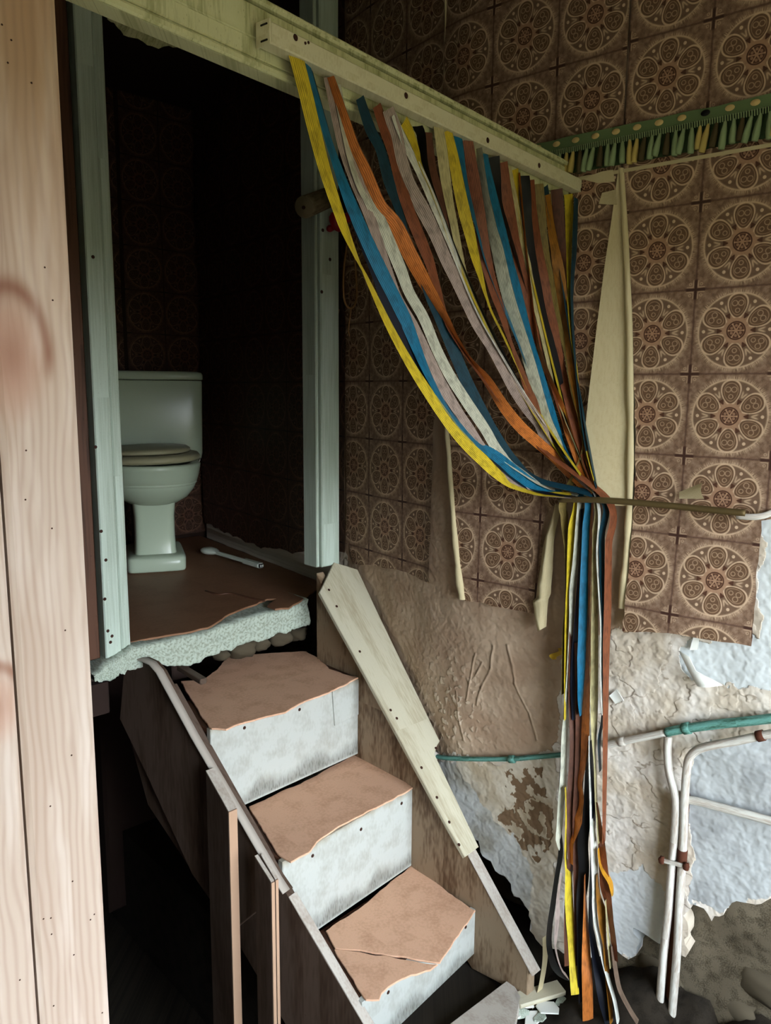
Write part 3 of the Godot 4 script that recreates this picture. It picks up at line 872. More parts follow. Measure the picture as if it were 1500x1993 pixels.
func staircase() -> void:
	var t := thing("staircase", "short broken white staircase with brown hardboard treads leading up to the cubicle", "staircase", Vector3(1.2, 0, -1.4))
	var ys := [0.700, 0.436, 0.183]
	var zr := [-1.695, -1.456, -1.212]
	var xl := [0.953, 0.993, 1.040]
	var zl := [-1.668, -1.414, -1.175]
	var xr := 1.473
	# risers
	var low := [0.452, 0.192, 0.030]
	for i in 3:
		var a := Vector3(xl[i] - 0.004, low[i], zl[i])
		var b := Vector3(xr, low[i] if i < 2 else 0.05, zr[i])
		var along := (b - a).slide(Vector3.UP)
		var x := along.normalized()
		var st := mb()
		var l := along.length()
		plate(st, PackedVector2Array([Vector2(0, 0), Vector2(l, (0.02 if i == 2 else 0.0)), Vector2(l, ys[i] - low[i]), Vector2(0, ys[i] - low[i])]), 0.018, Transform3D(Basis(x, Vector3.UP, x.cross(Vector3.UP)), a - x.cross(Vector3.UP) * 0.018), 0.002, Vector2(i * 0.37, 0))
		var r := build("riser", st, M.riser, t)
		for k in 3:
			st = mb()
			var at: Vector3 = a + along * [0.20, 0.56, 0.90][k] + Vector3(0, ys[i] - low[i] - 0.028 - 0.006 * (k % 2), 0)
			lathe(st, [[0.0, 0.0015], [0.0045, 0.001], [0.005, 0.0]], Transform3D(Basis(x, x.cross(Vector3.UP), -Vector3.UP), at), 8)
			build("nail_head", st, M.nail, r)
		if i == 0:                                                  # a patch board let into the top riser
			st = mb()
			plate(st, PackedVector2Array([Vector2(l - 0.10, 0.125), Vector2(l - 0.002, 0.130), Vector2(l - 0.002, ys[i] - low[i] - 0.004), Vector2(l - 0.11, ys[i] - low[i] - 0.004)]), 0.004, Transform3D(Basis(x, Vector3.UP, x.cross(Vector3.UP)), a + x.cross(Vector3.UP) * 0.0005), 0.001)
			build("patch", st, M.riser, r)
	# treads: a board under a sheet of broken hardboard
	var outlines := [
		["352,1326 394,1324 424,1302 442,1276 520,1272 596,1268 622,1284 640,1302 668,1312 697,1319 640,1348 600,1362 556,1386 520,1394 470,1408 440,1420 412,1418 394,1398"],
		["484,1570 590,1522 695,1466 712,1472 740,1478 774,1510 803,1533 770,1552 700,1588 660,1608 622,1634 600,1660 566,1678 540,1662 512,1618"],
		["634,1812 720,1752 800,1684 836,1706 880,1742 925,1772 904,1802 880,1838 856,1874 800,1866 740,1856 652,1846", "650,1848 740,1860 800,1870 852,1877 838,1888 800,1898 764,1916 742,1934 738,1946 712,1946 690,1914"]]
	for i in 3:
		var st := mb()
		var back_z: float = zr[i] - (0.17 if i == 0 else 0.235)
		plate(st, PackedVector2Array([Vector2(xl[i], -zl[i] + 0.012), Vector2(xr, -zr[i] + 0.012), Vector2(xr, -back_z), Vector2(xl[i] - 0.04, -back_z - (-0.02 if i == 0 else 0.02))]), 0.02, Transform3D(Basis(Vector3.RIGHT, Vector3.FORWARD, Vector3.UP), Vector3(0, ys[i] - 0.022, 0)), 0.002)
		var board := build("tread", st, M.dark_wood, t)
		for o in outlines[i]:
			var poly := PackedVector2Array()
			for q in nums(o):
				var p := on_y(q[0], q[1], ys[i] + 0.004)
				poly.append(Vector2(p.x, -p.z))
			st = mb()
			plate(st, ragged(poly, 0.012, 0.003), 0.005, Transform3D(Basis(Vector3.RIGHT, Vector3.FORWARD, Vector3.UP), Vector3(0, ys[i], 0)), 0.001, Vector2(i * 0.31, i * 0.17))
			build("hardboard_covering", st, M.hardboard, board)
	# right stringer: a dark board, its top edge pale; a wide dusty cap lies over its upper part
	var line := func(z: float) -> float: return 0.925 - 1.02 * (z + 1.83)
	var st := mb()
	var prof := PackedVector2Array([Vector2(1.90, line.call(-1.90) - 0.01), Vector2(1.035, line.call(-1.035)), Vector2(1.035, 0.03), Vector2(1.22, 0.0), Vector2(1.90, 0.55)])
	plate(st, prof, 0.030, Transform3D(Basis(Vector3.FORWARD, Vector3.UP, Vector3.RIGHT), Vector3(xr, 0, 0)), 0.002)
	var sr := build("stringer", st, M.stringer_tan, t)
	st = mb()
	bar(st, Vector3(xr + 0.014, line.call(-1.30) + 0.003, -1.30), Vector3(xr + 0.014, line.call(-1.02) + 0.003, -1.02), Vector3(0, 1, 1), 0.006, 0.034, 0.002)
	build("pale_edge", st, M.edge_paint, sr)
	var cap := PackedVector2Array()
	var n := Vector3(0, 0.70, 0.714).normalized()
	var p0 := Vector3(xr - 0.01, line.call(-1.5) + 0.012, -1.5)
	var ay := Vector3(0, 0.714, -0.70).normalized()
	for q in nums("622,1152 650,1094 696,1108 740,1202 800,1326 856,1442 850,1452 846,1468 890,1560 932,1648 905,1668 860,1588 800,1478 720,1330 660,1222"):
		var p := on(q[0], q[1], p0, n) - p0
		cap.append(Vector2(p.x, p.dot(ay)))
	st = mb()
	plate(st, cap, 0.014, Transform3D(Basis(Vector3.RIGHT, ay, Vector3.RIGHT.cross(ay)), p0 - n * 0.014), 0.002)
	var cb := build("cap_board", st, M.cap_paint, t)
	for q in nums("640,1148 655,1180 700,1268 760,1382 772,1398 820,1494 850,1552 874,1600 893,1644 848,1456"):
		st = mb()
		lathe(st, [[0.0, 0.0015], [0.004, 0.001], [0.0045, 0.0]], Transform3D(Basis(Vector3.RIGHT, n, Vector3.RIGHT.cross(n)), on(q[0], q[1], p0, n)), 8)
		build("nail_head", st, M.nail, cb)
	# left stringer, with a narrower outer board on top of it
	var lx := Vector3(0.174, 0, 0.985)                              # runs down the stairs in plan
	var org := Vector3(0.953, 0, -1.668)
	var to2 := func(p: Vector3) -> Vector2: return Vector2((p - org).dot(lx), p.y)
	var face := Transform3D(Basis(lx, Vector3.UP, lx.cross(Vector3.UP)), org)   # local z points away from the treads or towards them
	var outward := face.basis.z.x < 0
	var poly := PackedVector2Array()
	for q in nums("560,1712 640,1850 726,1993 790,2110"):
		poly.append(to2.call(left_side(q[0], q[1])))
	poly.append_array(PackedVector2Array([poly[3] + Vector2(-0.08, -0.26), poly[0] + Vector2(-0.20, -0.20), to2.call(left_side(300, 1560)), to2.call(left_side(256, 1400)), to2.call(left_side(270, 1330)), to2.call(left_side(345, 1330))]))
	st = mb()
	plate(st, poly, 0.022, face.translated_local(Vector3(0, 0, 0.0 if outward else -0.022)), 0.002)
	var sl := build("stringer", st, M.stringer, t)
	st = mb()
	bar(st, left_side(575, 1738) + Vector3(-0.010, 0.001, 0), left_side(728, 1996) + Vector3(-0.010, 0.001, 0), Vector3(0, 1, 0.8), 0.004, 0.024, 0.001)
	build("pale_edge", st, M.edge_paint, sl)
	poly = PackedVector2Array()
	for q in nums("262,1278 282,1274 300,1276 318,1284 332,1300 400,1424 480,1560 560,1696 578,1722 560,1727"):
		poly.append(to2.call(left_side(q[0], q[1], 0.012)))
	poly.append_array(PackedVector2Array([to2.call(left_side(470, 1800, 0.012)), to2.call(left_side(392, 1690, 0.012)), to2.call(left_side(300, 1490, 0.012)), to2.call(left_side(252, 1392, 0.012))]))
	st = mb()
	plate(st, poly, 0.020, face.translated_local(Vector3(0, 0, 0.024 if outward else -0.044)), 0.002)
	var ob := build("outer_stringer", st, M.stringer, t)
	st = mb(true)
	var rim := PackedVector3Array()
	for q in nums("268,1277 282,1274 300,1276 318,1284 332,1300 400,1424 480,1560 560,1696 577,1722"):
		rim.append(left_side(q[0], q[1], 0.012) + face.basis.z * (0.034 if outward else -0.034) + Vector3(0, 0.002, 0.001))
	for i in rim.size() - 1:
		var a := rim[i]
		var b := rim[i + 1]
		var side := face.basis.z * 0.011
		var up := lx.cross(face.basis.z)
		up = (b - a).cross(face.basis.z).normalized()
		if up.y < 0:
			up = -up
		quad(st, a - side, b - side, b + side, a + side, up)
		quad(st, a - side, b - side, b - side - up * 0.004, a - side - up * 0.004, -side)
		quad(st, a + side, b + side, b + side - up * 0.004, a + side - up * 0.004, side)
	build("pale_edge", st, M.edge_paint, ob)
	# upright boards nailed to the outside of the left stringer
	var boards := [["400,1501 444,1580", 0.024, 0.890], ["495,1667 527,1718", 0.010, 0.918], ["507,1665 535,1713", 0.009, 0.934]]
	for b in boards:
		var e := nums(b[0])
		var q0 := on_x(e[0][0], e[0][1], b[2])
		var q1 := on_x(e[1][0], e[1][1], b[2])
		st = mb()
		plate(st, PackedVector2Array([Vector2(-q0.z, -0.4), Vector2(-q1.z, -0.4), Vector2(-q1.z, q1.y), Vector2(-q0.z, q0.y)]), b[1], Transform3D(Basis(Vector3.FORWARD, Vector3.UP, Vector3.RIGHT), Vector3(b[2], 0, 0)), 0.0015)
		var sb := build("support_board", st, M.stringer, t)
		st = mb()
		box(st, Vector3(b[2] + 0.0005, -0.4, q1.z), Vector3(b[2] + b[1] - 0.0005, q1.y - 0.001, q1.z + 0.002), 0.0004)
		build("lit_edge", st, M.lit_edge_tan, sb)  # paler front strip, light on the edge put into its colour
		st = mb()
		bar(st, q0 + Vector3(b[1] / 2, 0.001, 0), q1 + Vector3(b[1] / 2, 0.001, 0), Vector3(0, 1, 1), 0.002, b[1] - 0.001, 0.0004)
		build("lit_edge", st, M.edge_paint, sb)  # top strip paler too, light put into the colour
	# the loose bottom board
	poly = PackedVector2Array()
	for q in nums("868,1998 992,1904 1014,1940 1000,2010 930,2080"):
		var p := on_y(q[0], q[1], 0.035)
		poly.append(Vector2(p.x, -p.z))
	st = mb()
	plate(st, poly, 0.018, Transform3D(Basis(Vector3.RIGHT, Vector3.FORWARD, Vector3.UP), Vector3(0, 0.018, 0)), 0.002)
	tag(build("loose_board", st, M.edge_paint), "loose pinkish board lying at the foot of the stairs", "board")

# ---------------------------------------------------------------- posts, lintel, plank door
const RAIL_A := Vector3(0.666, 2.032, -0.937)
const RAIL_B := Vector3(1.630, 2.032, -1.084)

func partition() -> void:
	# left post with a groove and nail holes
	var t := thing("door_post", "pale green left post of the cubicle opening, dotted with nails", "post", Vector3(0.824, 0.84, -1.94))
	var st := mb()
	var a: Vector3 = on_z(207, 1290, -1.905)
	var b: Vector3 = on_z(257, 1258, -1.905)
	var xm := lerpf(a.x, b.x, 0.62)
	box(st, Vector3(a.x, 0.85, -1.98), Vector3(xm - 0.001, 2.745, -1.905), 0.003)
	build("post", st, M.green_paint, t)
	st = mb()
	box(st, Vector3(xm + 0.001, 0.875, -1.98), Vector3(b.x, 2.745, -1.911), 0.004, Vector2(0.3, 0.2))
	build("stop_strip", st, M.green_paint, t)
	for q in nums("186,870 197,1034 206,1090 204,1166 210,1228 218,1238 181,500 215,1250"):
		st = mb()
		lathe(st, [[0.0, 0.0012], [0.004, 0.0008], [0.0045, 0.0]], Transform3D(Basis(Vector3.RIGHT, Vector3.BACK, Vector3.DOWN), on_z(q[0], q[1], -1.905)), 8)
		build("nail_head", st, M.nail, t)
	st = mb()
	box(st, Vector3(0.735, 0.862, -1.965), Vector3(a.x - 0.006, 2.745, -1.925), 0.003)
	tag(build("jamb_board", st, M.dark_wood), "dark brown jamb board left of the pale green post", "board")
	# right post
	a = on_z(620, 1000, -1.905)
	b = on_z(661, 1000, -1.905)
	t = thing("door_post", "pale green right post standing on the top of the stair side", "post", Vector3((a.x + b.x) / 2, 1.0, -1.93))
	st = mb()
	box(st, Vector3(a.x + 0.014, 1.0, -1.985), Vector3(b.x, 2.745, -1.905), 0.004, Vector2(0.6, 0.4))
	build("post", st, M.green_paint, t)
	st = mb()
	box(st, Vector3(a.x, 1.0, -1.985), Vector3(a.x + 0.012, 2.745, -1.916), 0.003, Vector2(0.1, 0.7))
	build("edge_strip", st, M.green_paint, t)
	for q in nums("628,448 626,568 642,505"):
		st = mb()
		lathe(st, [[0.0, 0.0012], [0.005, 0.0008], [0.0055, 0.0]], Transform3D(Basis(Vector3.RIGHT, Vector3.BACK, Vector3.DOWN), on_z(q[0], q[1], -1.905)), 8)
		build("nail_head", st, M.nail, t)
	# the lintel that carries the curtain rail
	var along := (RAIL_B - RAIL_A).normalized()
	var back := along.cross(Vector3.UP).normalized()
	if back.z > 0:
		back = -back
	var frame := Transform3D(Basis(along, Vector3.UP, -back), RAIL_A)
	t = thing("lintel_beam", "mouldy yellow green beam across the top carrying the curtain rail", "beam", RAIL_A)
	var lo := -0.30
	var hi := 0.955
	var piece := func(called: String, x0: float, x1: float, y0: float, y1: float, z0: float, z1: float, m: Material) -> void:
		var s := mb()
		plate(s, PackedVector2Array([Vector2(x0, y0), Vector2(x1, y0), Vector2(x1, y1), Vector2(x0, y1)]), z1 - z0, frame.translated_local(Vector3(0, 0, z0)), 0.003)
		build(called, s, m, t)
	piece.call("beam", lo, hi, -0.036, 0.046, -0.060, -0.027, M.lintel)
	piece.call("lower_moulding", lo, hi, -0.038, -0.026, -0.026, -0.021, M.lintel)
	piece.call("middle_moulding", lo, hi, -0.025, 0.002, -0.026, -0.0235, M.lintel)
	piece.call("top_moulding", lo, hi, 0.047, 0.057, -0.064, -0.021, M.lintel)
	# planks of the door on the left
	var door := structure("door_1", "old pine plank door on the far left with large knots", "door")
	var x := 0.364
	for i in 16:
		var w := 0.088 if i != 2 else 0.11
		var s := mb()
		var m: Material = M.pine
		m = M.pine_knotted if i == 0 else (M.pine_knotted_b if i == 1 else M.pine_plain)
		knotted_plank(s, x - w, x)                                  # wood grain is laid once over the plank: u across, v down from the top
		var pk := build("plank", s, m, door)
		if i < 2:
			for k in 26:
				s = mb()
				var at := Vector3(rng.randf_range(x - w + 0.008, x - 0.008), rng.randf_range(0.6, 2.2), -0.9298)
				lathe(s, [[0.0, 0.0003], [rng.randf_range(0.0004, 0.0010), 0.0002], [0.0012, 0.0]], Transform3D(Basis(Vector3.RIGHT, Vector3.BACK, Vector3.DOWN), at), 6)
				build("worm_hole", s, M.nail, pk)
		x -= w + 0.003
	var s := mb()
	box(s, Vector3(-1.6, 1.9, -0.985), Vector3(0.362, 2.02, -0.959), 0.003)
	build("ledge_board", s, M.pine, door)
	s = mb()
	box(s, Vector3(-1.6, 0.3, -0.985), Vector3(0.362, 0.42, -0.959), 0.003)
	build("ledge_board", s, M.pine, door)

func knotted_plank(st: SurfaceTool, x0: float, x1: float) -> void:
	var z := -0.930
	var h := 2.74
	var f := func(u: float, v: float) -> Vector3:
		var e := minf(u, 1.0 - u)
		return Vector3(lerpf(x0, x1, u), 0.002 + v * h, z - 0.0025 * ss(0.03, 0.0, e))
	for i in 12:
		for j in 20:
			var a := Vector2(i / 12.0, j / 20.0)
			var b := Vector2((i + 1) / 12.0, (j + 1) / 20.0)
			quad(st, f.call(a.x, a.y), f.call(b.x, a.y), f.call(b.x, b.y), f.call(a.x, b.y), Vector3.BACK, Vector2(a.x, 1 - a.y), Vector2(b.x, 1 - a.y), Vector2(b.x, 1 - b.y), Vector2(a.x, 1 - b.y))
	for sx in [x0, x1]:
		var o := Vector3.RIGHT if sx == x1 else Vector3.LEFT
		quad(st, Vector3(sx, 0.002, z - 0.0025), Vector3(sx, h, z - 0.0025), Vector3(sx, h, z - 0.028), Vector3(sx, 0.002, z - 0.028), o, Vector2(0, 1), Vector2(0, 0), Vector2(0.2, 0), Vector2(0.2, 1))
	quad(st, Vector3(x0, 0.002, z - 0.028), Vector3(x1, 0.002, z - 0.028), Vector3(x1, h, z - 0.028), Vector3(x0, h, z - 0.028), Vector3.FORWARD, Vector2(0, 1), Vector2(1, 1), Vector2(1, 0), Vector2(0, 0))

# ---------------------------------------------------------------- toilet
func toilet() -> void:
	var at := Vector3(1.290, 0.89, -2.62)
	var t := Node3D.new()
	t.name = "toilet"
	add_child(t)
	t.set_meta("local", true)
	t.position = at
	t.rotation.y = deg_to_rad(-24.0)
	tag(t, "white pedestal toilet with cistern and cream seat, standing in the dark cubicle", "toilet")
	var id := Transform3D()
	# plinth and column (origin: middle of the front of the plinth, +z to the viewer)
	var st := mb(true)
	lathe(st, [[0.0, 0.0], [0.106, 0.0], [0.108, 0.006], [0.108, 0.046], [0.104, 0.054], [0.092, 0.058], [0.0, 0.058]], Transform3D(Basis(), Vector3(0, 0, -0.16)), 48, 1.0, 1.5, 9.0)
	build("plinth", st, M.ceramic, t)
	st = mb(true)
	lathe(st, [[0.079, 0.052], [0.0765, 0.07], [0.074, 0.12], [0.074, 0.20], [0.078, 0.245], [0.088, 0.275], [0.0, 0.275]], Transform3D(Basis(), Vector3(0, 0, -0.16)), 48, 1.0, 1.45, 7.0)
	build("column", st, M.ceramic, t)
	# bowl
	st = mb(true)
	var bowl := [[0.0, 0.232], [0.045, 0.234], [0.085, 0.246], [0.118, 0.268], [0.140, 0.298], [0.147, 0.318], [0.147, 0.324], [0.152, 0.330], [0.158, 0.352], [0.163, 0.380], [0.165, 0.392], [0.160, 0.398], [0.135, 0.398], [0.125, 0.37], [0.09, 0.30], [0.0, 0.28]]
	lathe(st, bowl, Transform3D(Basis(), Vector3(0, 0, -0.14)), 56, 1.09, 1.28, 2.2)
	var bw := build("bowl", st, M.ceramic, t)
	st = mb(true)
	lathe(st, [[0.1475, 0.318], [0.1505, 0.321], [0.1505, 0.327], [0.1485, 0.331]], Transform3D(Basis(), Vector3(0, 0, -0.14)), 56, 1.09, 1.28, 2.2)
	build("rib", st, M.ceramic, bw)
	# seat ring and lid, a little askew
	st = mb(true)
	var tilt := Basis(Vector3.BACK, deg_to_rad(1.5))
	lathe(st, [[0.105, 0.0], [0.162, 0.0], [0.168, 0.006], [0.169, 0.014], [0.163, 0.024], [0.140, 0.029], [0.110, 0.026], [0.105, 0.0]], Transform3D(tilt, Vector3(-0.004, 0.404, -0.145)), 56, 1.09, 1.28, 2.2)
	build("seat", st, M.seat, t)
	st = mb(true)
	lathe(st, [[0.0, 0.0], [0.138, 0.0], [0.143, 0.004], [0.142, 0.012], [0.132, 0.019], [0.09, 0.023], [0.0, 0.024]], Transform3D(tilt, Vector3(-0.010, 0.434, -0.160)), 56, 1.09, 1.28, 2.2)
	build("lid", st, M.seat, t)
	st = mb(true)
	var w := PackedVector3Array([Vector3(0.13, 0.40, -0.14), Vector3(0.168, 0.413, -0.13), Vector3(0.178, 0.405, -0.12), Vector3(0.170, 0.388, -0.12), Vector3(0.176, 0.378, -0.125), Vector3(0.168, 0.365, -0.13)])
	tube(st, smooth_path(w, 0.006), [0.0022], 6)
	build("seat_wire", st, M.wire, t)
	# cistern
	st = mb(true)
	lathe(st, [[0.0, 0.375], [0.165, 0.375], [0.177, 0.387], [0.181, 0.41], [0.186, 0.70], [0.184, 0.705], [0.0, 0.705]], Transform3D(Basis(), Vector3(0.012, 0, -0.455)), 64, 1.13, 0.48, 8.0)
	var ci := build("cistern", st, M.ceramic, t)
	st = mb(true)
	lathe(st, [[0.0, 0.708], [0.186, 0.708], [0.1895, 0.712], [0.1895, 0.728], [0.185, 0.737], [0.170, 0.742], [0.0, 0.744]], Transform3D(Basis(), Vector3(0.012, 0, -0.455)), 64, 1.13, 0.5, 8.0)
	build("cistern_lid", st, M.ceramic, ci)
	st = mb(true)
	lathe(st, [[0.0, 0.26], [0.07, 0.26], [0.09, 0.385], [0.0, 0.385]], Transform3D(Basis(), Vector3(0, 0, -0.37)), 32, 1.0, 1.0, 5.0)
	build("neck", st, M.ceramic, ci)

# ---------------------------------------------------------------- pipes
func pipes() -> void:
	var run := func(pts: Array, r: float, m: Material, called: String, parent: Node3D) -> MeshInstance3D:
		var p := PackedVector3Array()
		for q in pts:
			var v: Vector2 = wpx(q[0], q[1])
			p.append(wp(v.x, v.y, q[2]))
		var st := mb(true)
		tube(st, smooth_path(p, 0.015), [r], 14)
		return build(called, st, m, parent)
	var t := thing("water_pipe", "left white vertical pipe, joined to the pipe that runs along the wall", "pipe", wp(0.63, 0.0, 0.035))
	run.call(nums("1306,1428,0.022 1306,1452,0.026 1310,1490,0.03 1322,1530,0.036 1325,1560,0.036 1322,1620,0.036 1316,1680,0.036 1310,1760,0.036 1300,1850,0.036 1290,1990,0.036"), 0.0095, M.pipe, "riser_pipe", t)
	run.call(nums("1180,1446,0.02 1216,1438,0.02 1300,1421,0.02"), 0.0085, M.pipe, "branch_pipe", t)
	run.call(nums("1210,1439,0.02 1222,1437,0.02"), 0.0105, M.pipe, "pipe_joint", t)
	run.call(nums("1302,1420,0.02 1330,1414,0.02 1400,1404,0.02 1450,1399,0.02 1520,1391,0.02"), 0.0105, M.verdigris, "corroded_pipe", t)
	run.call(nums("1335,1413,0.02 1348,1411,0.02"), 0.0135, M.verdigris, "corroded_joint", t)
	t = thing("water_pipe", "right white vertical pipe that bends away along the wall at its top", "pipe", wp(0.66, 0.0, 0.035))
	run.call(nums("1520,1416,0.035 1490,1421,0.035 1440,1432,0.035 1400,1439,0.036 1370,1447,0.036 1352,1462,0.036 1346,1486,0.036 1342,1540,0.036 1340,1600,0.036 1337,1660,0.036 1332,1740,0.036 1326,1850,0.036 1314,1990,0.036"), 0.0095, M.pipe, "riser_pipe", t)
	run.call(nums("1481,1423,0.035 1494,1420,0.035"), 0.012, M.rust, "rusty_joint", t)
	run.call(nums("1338,1640,0.036 1336,1670,0.036"), 0.0112, M.rust, "rusty_joint", t)
	t = thing("water_pipe", "white pipe sloping down to the right from the right vertical pipe", "pipe", wp(0.70, 0.60, 0.03))
	run.call(nums("1345,1550,0.022 1362,1552,0.022 1420,1567,0.022 1470,1580,0.022 1530,1597,0.022"), 0.0095, M.pipe, "branch_pipe", t)
	# rusty stub behind the two risers and the clamp
	t = thing("pipe_clamp", "small painted clamp tying the two white vertical pipes together", "clamp", wp(0.64, 0.47, 0.03))
	var st := mb()
	var a: Vector3 = wp(wpx(1301, 1656).x, wpx(1301, 1656).y, 0.048)
	var b: Vector3 = wp(wpx(1348, 1668).x, wpx(1348, 1668).y, 0.048)
	bar(st, a, b, Vector3.UP, 0.010, 0.005, 0.001)
	build("band", st, M.pipe, t)
	for p in [a, b]:
		st = mb(true)
		lump(st, p, Vector3(0.014, 0.018, 0.014), Basis(), 2.0, 3.0)
		build("screw", st, M.rust, t)
	run.call(nums("1336,1540,0.012 1333,1600,0.012 1330,1660,0.012 1322,1770,0.012 1312,1860,0.012 1304,1990,0.012"), 0.011, M.rust, "rusty_pipe", t)
	t = thing("copper_pipe", "green corroded copper pipe between the stair cap and the ribbons", "pipe", wp(0.1, 0.55, 0.012))
	run.call(nums("842,1464,0.016 870,1472,0.014 920,1474,0.013 1000,1474,0.012 1040,1471,0.011 1100,1466,0.010"), 0.0065, M.verdigris, "pipe", t)
	run.call(nums("996,1474,0.014 1006,1474,0.014"), 0.0105, M.verdigris, "joint", t)
	run.call(nums("846,1462,0.017 858,1470,0.016"), 0.011, M.pipe, "sleeve", t)

